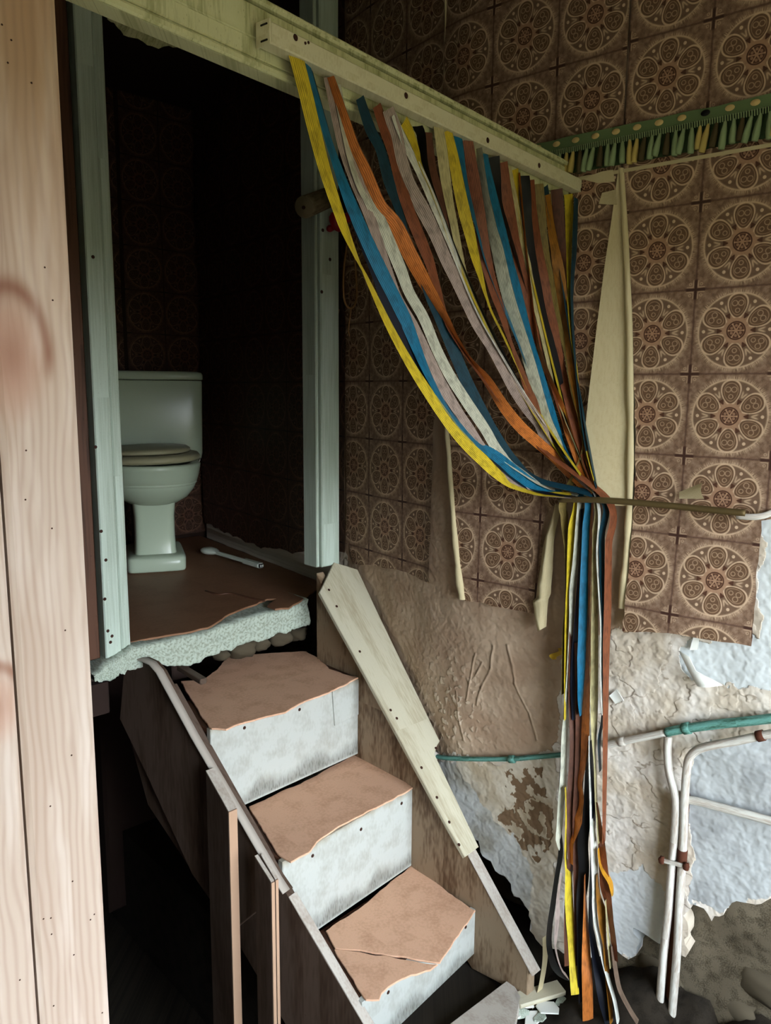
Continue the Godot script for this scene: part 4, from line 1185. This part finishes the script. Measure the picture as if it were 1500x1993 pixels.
# ---------------------------------------------------------------- the ribbon curtain
func curtain() -> void:
	var along := (RAIL_B - RAIL_A).normalized()
	var front := Vector3.UP.cross(along).normalized()               # towards the room
	if front.z < 0:
		front = -front
	var t := thing("ribbon_curtain", "door curtain of long coloured ribbons on a cream rail, tied back to the right", "curtain", RAIL_A)
	var frame := Transform3D(Basis(along, Vector3.UP, front), RAIL_A)
	var l := RAIL_A.distance_to(RAIL_B)
	var st := mb()
	plate(st, PackedVector2Array([Vector2(-0.018, -0.012), Vector2(l, -0.012), Vector2(l, 0.016), Vector2(-0.018, 0.016)]), 0.026, frame.translated_local(Vector3(0, 0, -0.020)), 0.002)
	var rail := build("rail", st, M.rail, t)
	st = mb()
	plate(st, PackedVector2Array([Vector2(-0.021, -0.014), Vector2(-0.0185, -0.014), Vector2(-0.0185, 0.018), Vector2(-0.021, 0.018)]), 0.028, frame.translated_local(Vector3(0, 0, -0.0205)), 0.0008)
	build("end_cap", st, M.rail, t)
	for y in [-0.008, 0.012]:
		st = mb()
		plate(st, PackedVector2Array([Vector2(-0.0222, y - 0.001), Vector2(-0.0205, y - 0.001), Vector2(-0.0205, y + 0.001), Vector2(-0.0222, y + 0.001)]), 0.013, frame.translated_local(Vector3(0, 0, -0.010)), 0.0003)
		build("slot", st, M.black, t)
	for q in nums("575,73,5.2 594,84,2.4 600,83,2.4 790,186,5 949,273,4.6 1049,322,4.2 1131,369,3"):
		var p := on(q[0], q[1], RAIL_A + front * 0.0063, front)
		st = mb()
		var r: float = q[2] / F * (p - EYE).length() * 1.05
		lathe(st, [[0.0, 0.0012], [r * 0.8, 0.001], [r, 0.0]], Transform3D(Basis(along, front, along.cross(front)), p), 12)
		build("screw_head", st, M.nail, rail)
	var colors := {"yellow": Color(0.90, 0.79, 0.20), "amber": Color(0.85, 0.60, 0.16), "orange": Color(0.88, 0.52, 0.24), "rust": Color(0.56, 0.32, 0.20), "brown": Color(0.42, 0.26, 0.19), "blue": Color(0.10, 0.47, 0.62), "teal": Color(0.10, 0.26, 0.32), "navy": Color(0.05, 0.08, 0.15),
		"black": Color(0.055, 0.05, 0.06), "white": Color(0.95, 0.95, 0.90), "grey": Color(0.84, 0.84, 0.76), "mauve": Color(0.72, 0.64, 0.60), "cream": Color(0.84, 0.79, 0.58), "taupe": Color(0.52, 0.43, 0.36), "khaki": Color(0.56, 0.48, 0.26), "gold": Color(0.66, 0.44, 0.14)}
	var mats := {}
	for k in colors:
		var m := mat("%s ribbon" % k, colors[k], 0.5, M.ribs, Vector3(1, 3, 1))
		m.backlight_enabled = true
		m.backlight = Color(colors[k].r * 0.12, colors[k].g * 0.12, colors[k].b * 0.12)
		mats[k] = m
	# colour, how far in front of the curtain's plane (mm), then x, y and apparent width along the ribbon
	var upper := [
		["yellow", 14, "572,95,30 592,170,29 610,245,28 632,330,24 665,430,19 685,480,11 703,520,4 722,560,9 760,640,14 804,719,17 847,785,20 884,837,21 915,872,22 940,896,22 965,920,19 998,944,12 1049,960,8 1125,969,6"],
		["blue", 11, "592,112,16 632,250,14 648,300,15 668,358,20 684,400,24 710,460,25 738,520,26 768,580,24 790,625,24 812,680,18 836,735,12 870,795,9 910,845,10 935,868,12 949,878,16 975,897,24 1007,922,26 1039,944,20 1071,954,11 1103,960,7 1150,967,5"],
		["navy", 7, "600,125,10 650,300,8 690,430,14 735,540,20 757,600,22 790,662,22 818,712,20 856,770,16 887,812,11 908,842,7 950,886,7 1030,950,6 1130,968,4"],
		["mauve", 9, "640,150,22 668,280,24 695,355,27 715,405,24 735,465,18 755,525,16 775,580,16 807,638,18 832,690,18 856,742,20 890,802,21 911,833,21 928,858,19 949,884,14 981,924,12 1017,949,9 1049,961,8 1135,969,5"],
		["grey", 10, "655,165,18 690,330,16 735,420,24 757,470,24 778,520,23 797,570,20 825,620,20 849,678,19 875,730,20 908,782,20 943,834,19 964,869,18 990,897,12 1019,920,8 1049,940,7 1081,953,6 1113,960,6 1165,967,5"],
		["orange", 13, "640,150,22 672,250,30 686,290,31 710,340,32 736,400,33 770,440,31 800,500,29 830,556,25 856,603,19 871,629,14 887,657,9 908,688,5 925,711,10 948,740,17 982,793,21 1013,831,25 1045,860,25 1077,888,24 1103,914,22 1130,939,19 1156,958,12"],
		["rust", 8, "733,205,18 748,250,22 766,300,22 780,360,22 796,410,22 820,470,22 836,510,19 848,550,14 863,603,10 880,650,6 950,750,5 1050,870,6 1135,948,6"],
		["teal", 6, "700,190,18 720,250,22 740,290,20 756,350,22 774,400,17 794,460,6 815,520,12 835,575,17 856,620,20 882,681,22 908,742,22 934,794,22 960,840,20 1000,895,15 1050,935,10 1120,963,6"],
		["mauve", 12, "755,212,24 770,260,27 780,310,27 796,360,28 824,410,28 846,454,24 869,507,23 890,550,22 912,597,21 930,634,20 957,676,20 980,719,20 1004,762,22 1026,795,22 1051,827,22 1066,865,22 1092,888,20 1113,910,19 1135,935,17 1158,956,11"],
		["white", 13, "766,222,12 776,250,13 794,290,15 820,340,17 846,400,17 863,439,16 880,482,12 895,524,8 910,565,5 935,620,4 975,690,4 1030,780,4 1100,880,4 1152,956,4"],
		["yellow", 10, "786,235,19 796,255,18 810,290,12 818,320,7 835,360,5 855,410,5 880,480,5 930,600,4 1000,740,4 1100,900,4 1155,960,4"],
		["black", 7, "812,245,20 819,262,19 822,285,17 827,320,13 838,360,9 860,420,7 900,520,6 960,650,6 1060,840,6 1150,955,5"],
		["brown", 6, "834,258,15 838,300,15 845,345,17 860,385,18 874,430,17 889,476,15 902,529,11 914,565,9 940,625,8 990,730,7 1080,880,8 1152,957,6"],
		["cream", 9, "853,244,20 860,294,22 867,347,21 874,392,17 883,435,15 893,486,13 906,539,10 930,600,7 990,720,5 1090,890,5 1155,960,4"],
		["yellow", 11, "870,254,18 882,305,21 892,358,23 903,411,24 914,454,21 924,497,17 936,539,10 946,576,5 958,610,4 985,665,4 1060,820,4 1153,957,4"],
		["blue", 8, "889,262,19 895,294,16 901,330,12 909,370,9 930,450,6 965,560,5 1080,830,5 1152,957,4"],
		["rust", 10, "907,272,26 914,315,31 922,358,31 929,401,27 936,443,24 944,497,23 954,539,20 965,575,18 977,610,14 987,645,9 996,672,6 1004,695,8 1014,722,11 1027,757,14 1040,785,14 1052,821,12 1070,853,11 1110,917,9 1158,959,6"],
		["grey", 12, "932,288,12 939,354,17 947,401,19 956,443,21 968,486,23 982,550,24 994,593,23 1003,620,22 1017,663,22 1034,719,22 1049,773,21 1063,817,20 1075,845,20 1088,872,17 1100,895,12 1118,915,7 1155,958,5"],
		["blue", 9, "945,300,10 946,320,14 953,352,15 965,401,15 978,454,16 991,507,15 1006,561,15 1019,615,15 1031,663,14 1046,713,15 1059,756,15 1072,799,15 1083,836,14 1095,870,15 1112,901,11 1134,929,7 1160,960,5"],
		["black", 7, "960,305,25 964,340,22 968,375,16 976,411,10 1000,480,8 1040,600,8 1090,760,8 1140,900,6 1162,960,5"],
		["rust", 8, "977,316,22 984,369,23 992,411,21 1001,465,19 1012,518,20 1023,563,20 1032,618,18 1043,652,14 1051,678,9 1060,705,6 1100,830,5 1155,955,4"],
		["cream", 10, "990,326,10 997,369,13 1006,422,16 1016,475,14 1027,518,13 1036,571,12 1047,612,11 1056,653,9 1066,698,8 1073,730,6 1090,790,4 1158,958,4"],
		["yellow", 9, "1000,330,18 1003,350,15 1006,380,8 1014,430,5 1040,560,4 1100,800,4 1160,960,4"],
		["orange", 13, "1010,336,4 1025,500,4 1043,653,5 1051,687,8 1062,719,9 1075,751,10 1086,777,13 1097,808,17 1109,842,20 1119,869,22 1129,897,22 1140,921,19 1150,945,13 1162,964,8"],
		["black", 8, "1020,342,21 1022,390,25 1024,422,22 1029,465,20 1036,507,17 1044,550,16 1052,594,16 1060,630,16 1069,665,18 1078,700,18 1086,740,18 1096,782,13 1112,840,8 1150,950,5"],
		["rust", 10, "1033,350,14 1037,400,13 1042,443,14 1049,497,18 1057,539,20 1065,590,21 1075,635,21 1084,681,19 1094,728,17 1104,770,16 1114,808,17 1124,845,16 1133,877,12 1145,920,8 1162,962,6"],
		["khaki", 11, "1047,358,21 1050,411,24 1055,465,22 1063,507,16 1072,552,14 1079,590,13 1086,622,11 1094,655,9 1102,692,7 1108,728,7 1114,765,6 1135,870,4 1163,962,4"],
		["teal", 8, "1061,362,11 1068,401,9 1075,440,7 1090,520,5 1120,720,4 1163,960,4"],
		["gold", 9, "1065,379,12 1071,433,14 1080,486,17 1089,539,22 1094,590,24 1099,622,23 1107,672,22 1114,719,19 1121,760,15 1127,800,11 1135,850,9 1152,930,6 1165,963,5"],
		["brown", 10, "1083,368,24 1087,422,26 1090,475,23 1093,518,18 1098,570,13 1106,630,9 1120,740,7 1143,890,6 1164,963,5"],
		["yellow", 12, "1106,378,17 1108,422,17 1107,465,13 1106,507,11 1108,571,10 1110,620,8 1115,672,6 1120,710,5 1136,850,4 1165,963,4"],
		["teal", 13, "1121,386,8 1119,443,10 1117,497,9 1114,539,7 1113,593,5 1120,710,4 1140,870,4 1166,964,4"]]
	var lower := [
		["khaki", 0, "1097,972,15 1098,1005,14 1099,1030,12 1102,1062,9 1104,1120,8 1103,1182,8 1099,1233,10 1098,1284,10 1096,1350,7"],
		["yellow", 4, "1118,970,11 1113,1028,14 1110,1079,13 1107,1131,9 1103,1199,7 1101,1290,6 1100,1400,5"],
		["grey", 3, "1129,970,12 1125,1028,11 1120,1096,12 1114,1148,12 1112,1216,9 1106,1320,8 1101,1390,9 1098,1435,11 1096,1507,12 1092,1561,13 1089,1606,12 1086,1633,10 1089,1650,4"],
		["blue", 9, "1144,972,16 1142,1028,17 1139,1096,17 1136,1165,17 1134,1233,17 1132,1284,17 1131,1330,14 1129,1365,9 1130,1392,4"],
		["orange", 7, "1151,972,5 1150,1011,5 1148,1096,7 1147,1182,7 1145,1250,8 1144,1308,11 1141,1362,13 1139,1416,15 1138,1453,16 1134,1489,12 1128,1525,9 1131,1547,9 1130,1572,9 1125,1597,16 1118,1624,10 1110,1645,12 1110,1680,10"],
		["cream", 8, "1158,972,11 1158,1045,13 1157,1114,14 1156,1182,15 1156,1250,16 1156,1308,16 1156,1362,15 1156,1416,12 1156,1453,7 1158,1489,5 1160,1560,5 1166,1640,6"],
		["white", 6, "1162,972,6 1163,1079,6 1166,1148,5 1170,1216,5 1170,1284,5 1171,1340,5 1173,1390,4"],
		["teal", 5, "1171,972,12 1171,1045,11 1172,1131,9 1175,1199,8 1174,1280,7 1173,1390,6 1166,1440,6 1168,1500,5"],
		["rust", 8, "1184,975,13 1184,1062,13 1183,1131,13 1182,1199,14 1180,1250,13 1179,1326,11 1178,1416,10 1177,1489,9 1176,1561,8 1175,1640,6"],
		["navy", 4, "1133,990,6 1130,1079,5 1125,1148,7 1122,1216,10 1119,1267,13 1117,1330,14 1119,1400,12"],
		["brown", 5, "1112,1200,6 1112,1344,12 1116,1398,17 1118,1453,19 1114,1525,19 1110,1579,17 1112,1639,18 1112,1667,14 1106,1720,12 1102,1800,10 1103,1880,10"],
		["brown", 2, "1125,1250,14 1128,1400,16 1127,1500,18 1122,1600,16 1124,1720,18 1126,1850,16 1130,1930,14"],
		["black", 2, "1103,1344,6 1098,1398,5 1090,1525,5 1088,1600,6 1091,1657,10 1082,1714,9 1076,1760,11 1069,1807,11 1069,1845,12 1080,1882,15 1100,1906,10"],
		["yellow", 10, "1100,1530,3 1102,1561,5 1103,1606,7 1102,1639,7 1101,1672,5 1106,1704,14 1107,1751,17 1110,1798,18 1114,1845,18 1116,1891,18 1119,1936,18"],
		["orange", 9, "1138,1700,2 1138,1732,4 1139,1779,9 1140,1826,15 1141,1873,20 1143,1920,24 1144,1990,26"],
		["black", 6, "1146,1440,4 1143,1498,9 1143,1543,14 1139,1597,20 1134,1642,25 1136,1695,26 1131,1751,20 1129,1807,14 1128,1882,10 1130,1950,9"],
		["white", 11, "1147,1430,3 1147,1462,4 1148,1498,5 1151,1561,8 1153,1615,11 1155,1640,12 1157,1686,14 1158,1732,12 1157,1766,10 1160,1798,9 1168,1835,9 1175,1873,9 1185,1910,9 1196,1948,8 1203,1990,8"],
		["navy", 5, "1150,1440,4 1152,1489,6 1156,1561,8 1152,1680,8 1149,1788,9 1153,1826,13 1159,1863,17 1166,1901,21 1175,1948,24 1187,1990,24"],
		["rust", 7, "1160,1560,5 1170,1639,14 1173,1676,17 1177,1723,21 1183,1755,15 1188,1788,11 1194,1835,12 1197,1869,11"],
		["amber", 10, "1164,1650,4 1168,1682,6 1177,1699,12 1188,1719,10 1192,1742,5"],
		["gold", 8, "1162,1700,4 1164,1742,9 1170,1770,18 1173,1807,14 1177,1840,8 1182,1900,10 1190,1990,9"],
		["cream", 9, "1178,1750,3 1183,1817,5 1187,1854,8 1189,1882,6"],
		["taupe", 8, "1190,1840,5 1196,1876,9 1200,1901,10 1207,1929,10 1226,1966,10 1241,1990,11"],
		["mauve", 9, "1092,1700,3 1086,1742,6 1085,1779,10 1082,1817,7 1081,1845,4 1091,1882,3 1104,1902,3"]]
	# where the ribbons pass behind the rod they continue below it: same colours are joined
	var spare := range(lower.size())
	var start := RAIL_A - front * 0.006
	var count := 0
	for u in upper:
		var s := mb(true)
		var pts := nums(u[2])
		for k in spare:
			if lower[k][0] == u[0] and lower[k][2].contains(",97"):
				pts.pop_back()
				pts.append_array(nums(lower[k][2]))
				spare.erase(k)
				break
		ribbon(s, pts, start, front, float(u[1]) * 0.0012 - 0.012, along, count)
		build("ribbon", s, mats[u[0]], t).set_meta("label", "%s ribbon" % u[0])
		count += 1
	for k in spare:
		var s := mb(true)
		ribbon(s, nums(lower[k][2]), start, front, float(lower[k][1]) * 0.0014 - 0.010, along, count)
		build("ribbon", s, mats[lower[k][0]], t).set_meta("label", "%s ribbon" % lower[k][0])
		count += 1
	# tie-back rod
	var rod := thing("tieback_rod", "tarnished brass rod on the wall holding the ribbons back", "rod", wp(0.5, 1.3, 0.05))
	st = mb(true)
	var p := PackedVector3Array()
	for q in nums("1088,972 1180,974 1300,984 1420,996 1450,998"):
		p.append(wall_hit(q[0], q[1], 0.070 if q[0] < 1200 else 0.062))
	tube(st, smooth_path(p, 0.02), [0.0074], 10)
	build("rod", st, M.rod, rod)
	st = mb(true)
	p = PackedVector3Array()
	for q in nums("1448,998,0.058 1475,1000,0.056 1495,999,0.045 1504,996,0.02 1506,995,0.005"):
		var v := wpx(q[0], q[1])
		p.append(wp(v.x, v.y, q[2]))
	tube(st, smooth_path(p, 0.01), [0.0068], 10)
	build("bracket", st, M.pipe, rod)

func ribbon(st: SurfaceTool, pts: Array, start: Vector3, front: Vector3, off: float, along: Vector3, key: int) -> void:
	var c := PackedVector3Array()
	var tw := []
	for q in pts:
		var low := clampf((q[1] - 1000.0) / 950.0, 0.0, 1.0)
		var p := on(q[0], q[1], start + front * (off + 0.16 * low * low), front)
		if q[0] > 880:                                              # they lie against the wall where the rail comes up to it
			var h := wall_hit(q[0], q[1], 0.042 + off * 1.0 + 0.10 * low * low)
			if (h - EYE).length() < (p - EYE).length():
				p = h
		if p.y < 0.012:
			p = on_y(q[0], q[1], 0.012 + off * 0.3 + 0.008)
		c.append(p)
		var full: float = 0.0255 * F * (p - EYE).length() / pow((look.inverse() * (p - EYE)).z, 2.0) * 0.95
		tw.append(acos(clampf(q[2] / full, 0.06, 1.0)))
	var n := c.size()
	var rows := []
	var run := 0.0
	for i in n - 1:
		var k := maxi(2, int(ceil(c[i].distance_to(c[i + 1]) / 0.012)))
		for j in k + (1 if i == n - 2 else 0):
			var f := float(j) / k
			var a := maxi(i - 1, 0)
			var b := mini(i + 2, n - 1)
			var p := c[i].cubic_interpolate(c[i + 1], c[a], c[b], f)
			var p2 := c[i].cubic_interpolate(c[i + 1], c[a], c[b], minf(f + 0.02, 1.02))
			var t := (p2 - p).normalized()
			var sight := (EYE - p).normalized()
			var x := t.cross(sight).normalized()
			if x.dot(along) < 0:
				x = -x
			var nrm := x.cross(t).normalized()
			if nrm.dot(sight) < 0:
				nrm = -nrm
			var ang: float = lerpf(tw[i], tw[i + 1], f) * (-1.0 if nrm.dot(along) > 0 or key % 6 == 5 else 1.0) * -1.0
			var wd := (x * cos(ang) + nrm * sin(ang)) * 0.01275
			var up := (nrm * cos(ang) - x * sin(ang)) * 0.0012
			if rows.size():
				run += p.distance_to(rows[-1][1] - up)
			rows.append([p - wd, p + up, p + wd, run])
	for i in rows.size() - 1:
		var a: Array = rows[i]
		var b: Array = rows[i + 1]
		for k in 2:
			var u0 := k * 0.5
			st.set_uv(Vector2(u0, a[3])); st.add_vertex(a[k])
			st.set_uv(Vector2(u0 + 0.5, a[3])); st.add_vertex(a[k + 1])
			st.set_uv(Vector2(u0 + 0.5, b[3])); st.add_vertex(b[k + 1])
			st.set_uv(Vector2(u0, a[3])); st.add_vertex(a[k])
			st.set_uv(Vector2(u0 + 0.5, b[3])); st.add_vertex(b[k + 1])
			st.set_uv(Vector2(u0, b[3])); st.add_vertex(b[k])

# ---------------------------------------------------------------- green fringe on the wall
func fringe() -> void:
	var t := thing("tasselled_fringe", "green braid with tassels pinned in a line across the wallpaper", "fringe", wp(0.45, 2.1, 0.02))
	var d0 := wpx(1042, 290).x
	var d1 := 1.5
	var y0 := 2.143
	var st := mb(true)
	grid(st, 90, 1, func(u: float, v: float) -> Vector3:
		return wp(lerpf(d0, d1, u), y0 - 0.024 * v + 0.003 * nz(u * 300.0, 0.0), 0.024 + 0.002 * nz(u * 500.0, 9.0)), Vector3.LEFT)
	grid(st, 90, 1, func(u: float, v: float) -> Vector3:
		return wp(lerpf(d0, d1, u), y0 + 0.003 * nz(u * 300.0, 0.0), 0.024 * v), Vector3.UP)
	build("braid", st, M.band, t)
	st = mb(true)
	grid(st, 120, 2, func(u: float, v: float) -> Vector3:
		return wp(lerpf(d0, d1, u), y0 - 0.022 - 0.058 * v, 0.017 + 0.003 * sin(u * 300.0)), Vector3.LEFT)
	build("backing_cloth", st, M.band_dark, t)
	st = mb()
	grid(st, 60, 1, func(u: float, v: float) -> Vector3: return wp(lerpf(d0 + 0.05, d1, u), y0 - 0.090 - 0.008 * v, 0.016), Vector3.LEFT)
	grid(st, 60, 1, func(u: float, v: float) -> Vector3: return wp(lerpf(d0 + 0.05, d1, u), y0 - 0.090, 0.016 * v), Vector3.UP)
	build("ledge_strip", st, M.paper_back, t)
	var d := d0 + 0.02
	var k := 0
	while d < 1.1:
		st = mb(true)
		var n := wall_n(d)
		lathe(st, [[0.0, 0.002], [0.006, 0.0015], [0.008, 0.0]], Transform3D(Basis(Vector3.UP, n, Vector3.UP.cross(n)), wp(d, y0 - 0.011, 0.0258)), 12, 0.8, 1.2)
		build("braid_dot", st, M.black if k == 8 else M.dot, t)
		d += 0.0475
		k += 1
	# gathered threads right under the braid
	st = mb()
	d = d0
	while d < 1.1:
		bar(st, wp(d, y0 - 0.024, 0.027), wp(d + 0.001, y0 - 0.036, 0.027), wall_n(d), 0.003, 0.0025, 0.0004)
		d += 0.005
	var gathers := build("gathered_threads", st, M.tassel_green, t)
	gathers.set_meta("kind", "stuff")
	d = d0 + 0.012
	k = 0
	while d < 1.1:
		st = mb(true)
		var len_ := 0.050 + 0.008 * nz(k * 90.0, 3.0)
		var r := 0.0095
		lathe(st, [[0.001, 0.0], [r * 0.45, -0.004], [r * 0.55, -0.010], [r * 0.8, -0.020], [r * 0.95, -len_ * 0.75], [r * 0.8, -len_], [0.0, -len_]], Transform3D(Basis(wall_n(d), deg_to_rad(rng.randf_range(-14, 4))), wp(d, y0 - 0.033, 0.026)), 10, 1.0, 0.8)
		var m: Material = [M.tassel_green, M.tassel_dark, M.tassel_gold, M.tassel_green, M.tassel_green, M.tassel_dark][(k * 5 + k / 3) % 6]
		build("tassel", st, m, t)
		d += 0.0165
		k += 1

# ---------------------------------------------------------------- loose things
func loose_things() -> void:
	# roller on the right post
	var t := thing("wooden_roller", "short weathered wooden roller sticking out beside the top of the right post", "roller", on_z(605, 395, -1.87))
	var st := mb(true)
	var a: Vector3 = on_z(593, 403, -1.80)
	var b: Vector3 = on_z(645, 382, -1.905)
	tube(st, PackedVector3Array([a + (a - b) * 0.02, a, a.lerp(b, 0.1), b]), [0.027, 0.030, 0.030, 0.028], 20)
	build("roller", st, M.peg, t)
	st = mb(true)
	tube(st, PackedVector3Array([a.lerp(b, -0.03), a.lerp(b, -0.05)]), [0.005], 8)
	build("axle", st, M.nail, t)
	# red foil and the string loop
	st = mb(true)
	lump(st, on_z(656, 432, -1.87), Vector3(0.05, 0.06, 0.03), Basis(Vector3.BACK, 0.5), 41.0, 2.0)
	lump(st, on_z(644, 444, -1.88), Vector3(0.035, 0.02, 0.02), Basis(Vector3.BACK, 0.4), 47.0, 2.0)
	lump(st, on_z(676, 424, -1.87), Vector3(0.03, 0.03, 0.02), Basis(Vector3.BACK, -0.4), 51.0, 2.0)
	tag(build("foil_scrap", st, M.red), "scrap of crumpled red foil hung on the right post", "scrap")
	st = mb(true)
	var p := PackedVector3Array()
	for q in nums("678,452 673,490 669,520 668,560 670,585 676,597 683,600 690,594 694,575 693,540 690,505 684,470 678,452"):
		p.append(on_z(q[0], q[1], -1.86))
	tube(st, smooth_path(p, 0.01), [0.0032], 7)
	p = PackedVector3Array()
	for q in nums("683,600 681,615 678,640 680,655"):
		p.append(on_z(q[0], q[1], -1.86))
	tube(st, smooth_path(p, 0.01), [0.002], 6)
	tag(build("string_loop", st, M.string), "long loop of brown string hanging against the dark wallpaper", "string")
	# sagging paper behind the lintel
	st = mb(true)
	var top := nums("196,0 240,0 300,6 360,40 420,80")
	var bot := nums("206,36 236,72 288,92 340,100 384,82")
	grid(st, 24, 12, func(u: float, v: float) -> Vector3:
		var x := u * 4.0
		var i := mini(int(x), 3)
		var q0: Vector3 = on_z(lerpf(top[i][0], top[i + 1][0], x - i), lerpf(top[i][1], top[i + 1][1], x - i), -2.02)
		var q1: Vector3 = on_z(lerpf(bot[i][0], bot[i + 1][0], x - i), lerpf(bot[i][1], bot[i + 1][1], x - i), -2.02)
		return q0.lerp(q1, v) + Vector3(0, 0.01 * nz(u * 200.0, v * 90.0), 0.05 * sin(v * PI * 0.9) + 0.012 * nz(u * 180.0 + 9.0, v * 60.0)), Vector3.BACK)
	tag(build("sagging_paper", st, M.lintel), "sagging pale green ceiling paper bulging down behind the beam", "torn paper")
	# toilet brush lying on the platform
	a = on_y(408, 1072, 0.905)
	b = on_y(508, 1101, 0.902)
	t = thing("toilet_brush", "white plastic brush lying on the cubicle floor right of the toilet", "brush", Vector3(a.x, 0.89, (a.z + b.z) / 2))
	var dir := (b - a).normalized()
	var side := dir.cross(Vector3.UP).normalized()
	st = mb(true)
	lathe(st, [[0.0, -0.040], [0.022, -0.036], [0.032, -0.015], [0.032, 0.012], [0.024, 0.035], [0.012, 0.055], [0.007, 0.065], [0.0, 0.066]], Transform3D(Basis(side, dir, side.cross(dir)), a), 20, 1.0, 0.45)
	build("head", st, M.white_plastic, t)
	st = mb()
	bar(st, a + dir * 0.05, b, Vector3.UP, 0.014, 0.018, 0.004)
	build("handle", st, M.white_plastic, t)
	st = mb()
	bar(st, b - dir * 0.11, b - dir * 0.002, Vector3.UP, 0.019, 0.026, 0.004)
	var grip := build("grip", st, M.white_plastic, t)
	st = mb()
	bar(st, b - dir * 0.002, b + dir * 0.003, Vector3.UP, 0.014, 0.020, 0.0005)
	build("end_recess", st, M.black, grip)
	for k in [-1, 1]:
		st = mb()
		bar(st, b + dir * 0.003 + side * 0.0045 * k, b + dir * 0.005 + side * 0.0045 * k, Vector3.UP, 0.008, 0.006, 0.0004)
		build("end_mark", st, M.white_plastic, grip)
	# rubble in the gap under the platform edge
	var k := 0
	for q in nums("470,1262,0.09 505,1250,0.07 545,1240,0.08 580,1232,0.07 430,1275,0.05"):
		st = mb(true)
		var at: Vector3 = on_z(q[0], q[1], -2.03)
		lump(st, at, Vector3(q[2], q[2] * 0.6, q[2] * 0.8), Basis(Vector3.UP, k * 1.3), k + 60.0)
		tag(build("rubble_stone", st, M.stone), "%s lump of rubble in the dark gap above the top tread" % ["second from the left", "middle", "fourth from the left", "rightmost", "leftmost"][k], "rubble", "rubble under the platform edge")
		k += 1
	st = mb()
	bar(st, on_z(350, 1298, -1.94), on_z(396, 1326, -1.82), Vector3.UP, 0.016, 0.022, 0.002)
	tag(build("lath", st, M.stringer), "splintered brown lath left of the top tread under the platform", "lath")
	# dark dirt heaped against the foot of the wall
	st = mb(true)
	grid(st, 60, 24, func(u: float, v: float) -> Vector3:
		var d := lerpf(0.34, 2.0, u)
		var out := lerpf(-0.03, 0.55, v)
		var rise := 0.15 * pow(1.0 - v, 1.7) * ss(0.0, 0.10, u) * (0.75 + 0.5 * nz(d * 200.0, 4.0))
		return wp(d, 0.002 + rise + 0.025 * nz(d * 420.0, out * 420.0) * (1.0 - v) * ss(0.0, 0.05, u), out), Vector3(-0.3, 1, 0), 3.0, 1.2)
	var heap := build("dirt_heap", st, M.soil)
	tag(heap, "dark heap of dirt and crumbled plaster along the foot of the wall under the pipes", "dirt")
	heap.set_meta("kind", "stuff")
	# debris on the lower floor
	st = mb()
	bar(st, on_y(1004, 1948, 0.03), on_y(1092, 1922, 0.03), Vector3.UP, 0.012, 0.045, 0.002)
	tag(build("wood_scrap", st, M.cap_paint), "short pale piece of wood on the floor left of the ribbon ends", "wood scrap")
	var chips := nums("1012,1972,0.05 1034,1984,0.06 1068,1962,0.07 1052,1982,0.05 1094,1952,0.05 1092,1976,0.06 1118,1972,0.05 1024,1956,0.04 1230,1978,0.04 996,1980,0.05 1260,1960,0.05 1160,1984,0.05")
	chips.sort_custom(func(a2, b2): return a2[0] < b2[0])
	var order := ["first", "second", "third", "fourth", "fifth", "sixth", "seventh", "eighth", "ninth", "tenth", "eleventh", "twelfth"]
	k = 0
	for q in chips:
		st = mb()
		var at := on_y(q[0], q[1], 0.014 + 0.004 * (k % 3))
		var poly := PackedVector2Array()
		for j in 6:
			var ang := TAU * j / 6.0 + rng.randf_range(-0.3, 0.3)
			poly.append(Vector2(cos(ang), sin(ang) * 0.7) * q[2] * rng.randf_range(0.35, 0.6))
		plate(st, poly, 0.004, Transform3D(Basis(Vector3.RIGHT, -PI / 2 + rng.randf_range(-0.35, 0.35)).rotated(Vector3.UP, rng.randf() * TAU), at), 0.001)
		tag(build("plaster_chip", st, [M.flake, M.render, M.flake][k % 3]), "flat chip of fallen paint on the floor, %s from the stair foot towards the right" % order[k], "paint chip", "paint chips on the floor")
		k += 1
	st = mb(true)
	var strip_p := PackedVector3Array()
	for q in nums("1061,1822,0.16 1061,1863,0.12 1056,1901,0.07 1048,1938,0.03 1040,1962,0.012"):
		strip_p.append(on(q[0], q[1], Vector3(1.36, 0, -1.0), Vector3(0.15, 0, 0.99)))
	var sp := smooth_path(strip_p, 0.015)
	for i in sp.size() - 1:
		var w := Vector3(0.011, 0, 0.0)
		quad(st, sp[i] - w, sp[i] + w, sp[i + 1] + w, sp[i + 1] - w, Vector3.BACK)
		quad(st, sp[i] - w - Vector3(0, 0, 0.001), sp[i] + w - Vector3(0, 0, 0.001), sp[i + 1] + w - Vector3(0, 0, 0.001), sp[i + 1] - w - Vector3(0, 0, 0.001), Vector3.FORWARD)
	tag(build("loose_ribbon_end", st, M.paper_back), "dirty white ribbon end drooping to the floor beside the stair foot", "ribbon")
	# yellow curl beside the hanging ribbons
	st = mb(true)
	grid(st, 12, 8, func(u: float, v: float) -> Vector3:
		var q := on(lerpf(1092, 1078, v) + 2.0 * sin(u * 6.0), lerpf(1260, 1285, u), RAIL_A, Vector3(0.15, 0, 0.99))
		return q + Vector3(0, 0, 0.012 * sin(u * PI * 1.6 + v)) , Vector3.BACK)
	tag(build("yellow_curl", st, mat("yellow plastic", Color(0.75, 0.62, 0.18), 0.5)), "small yellow curl of ribbon left of the hanging bundle", "ribbon scrap")
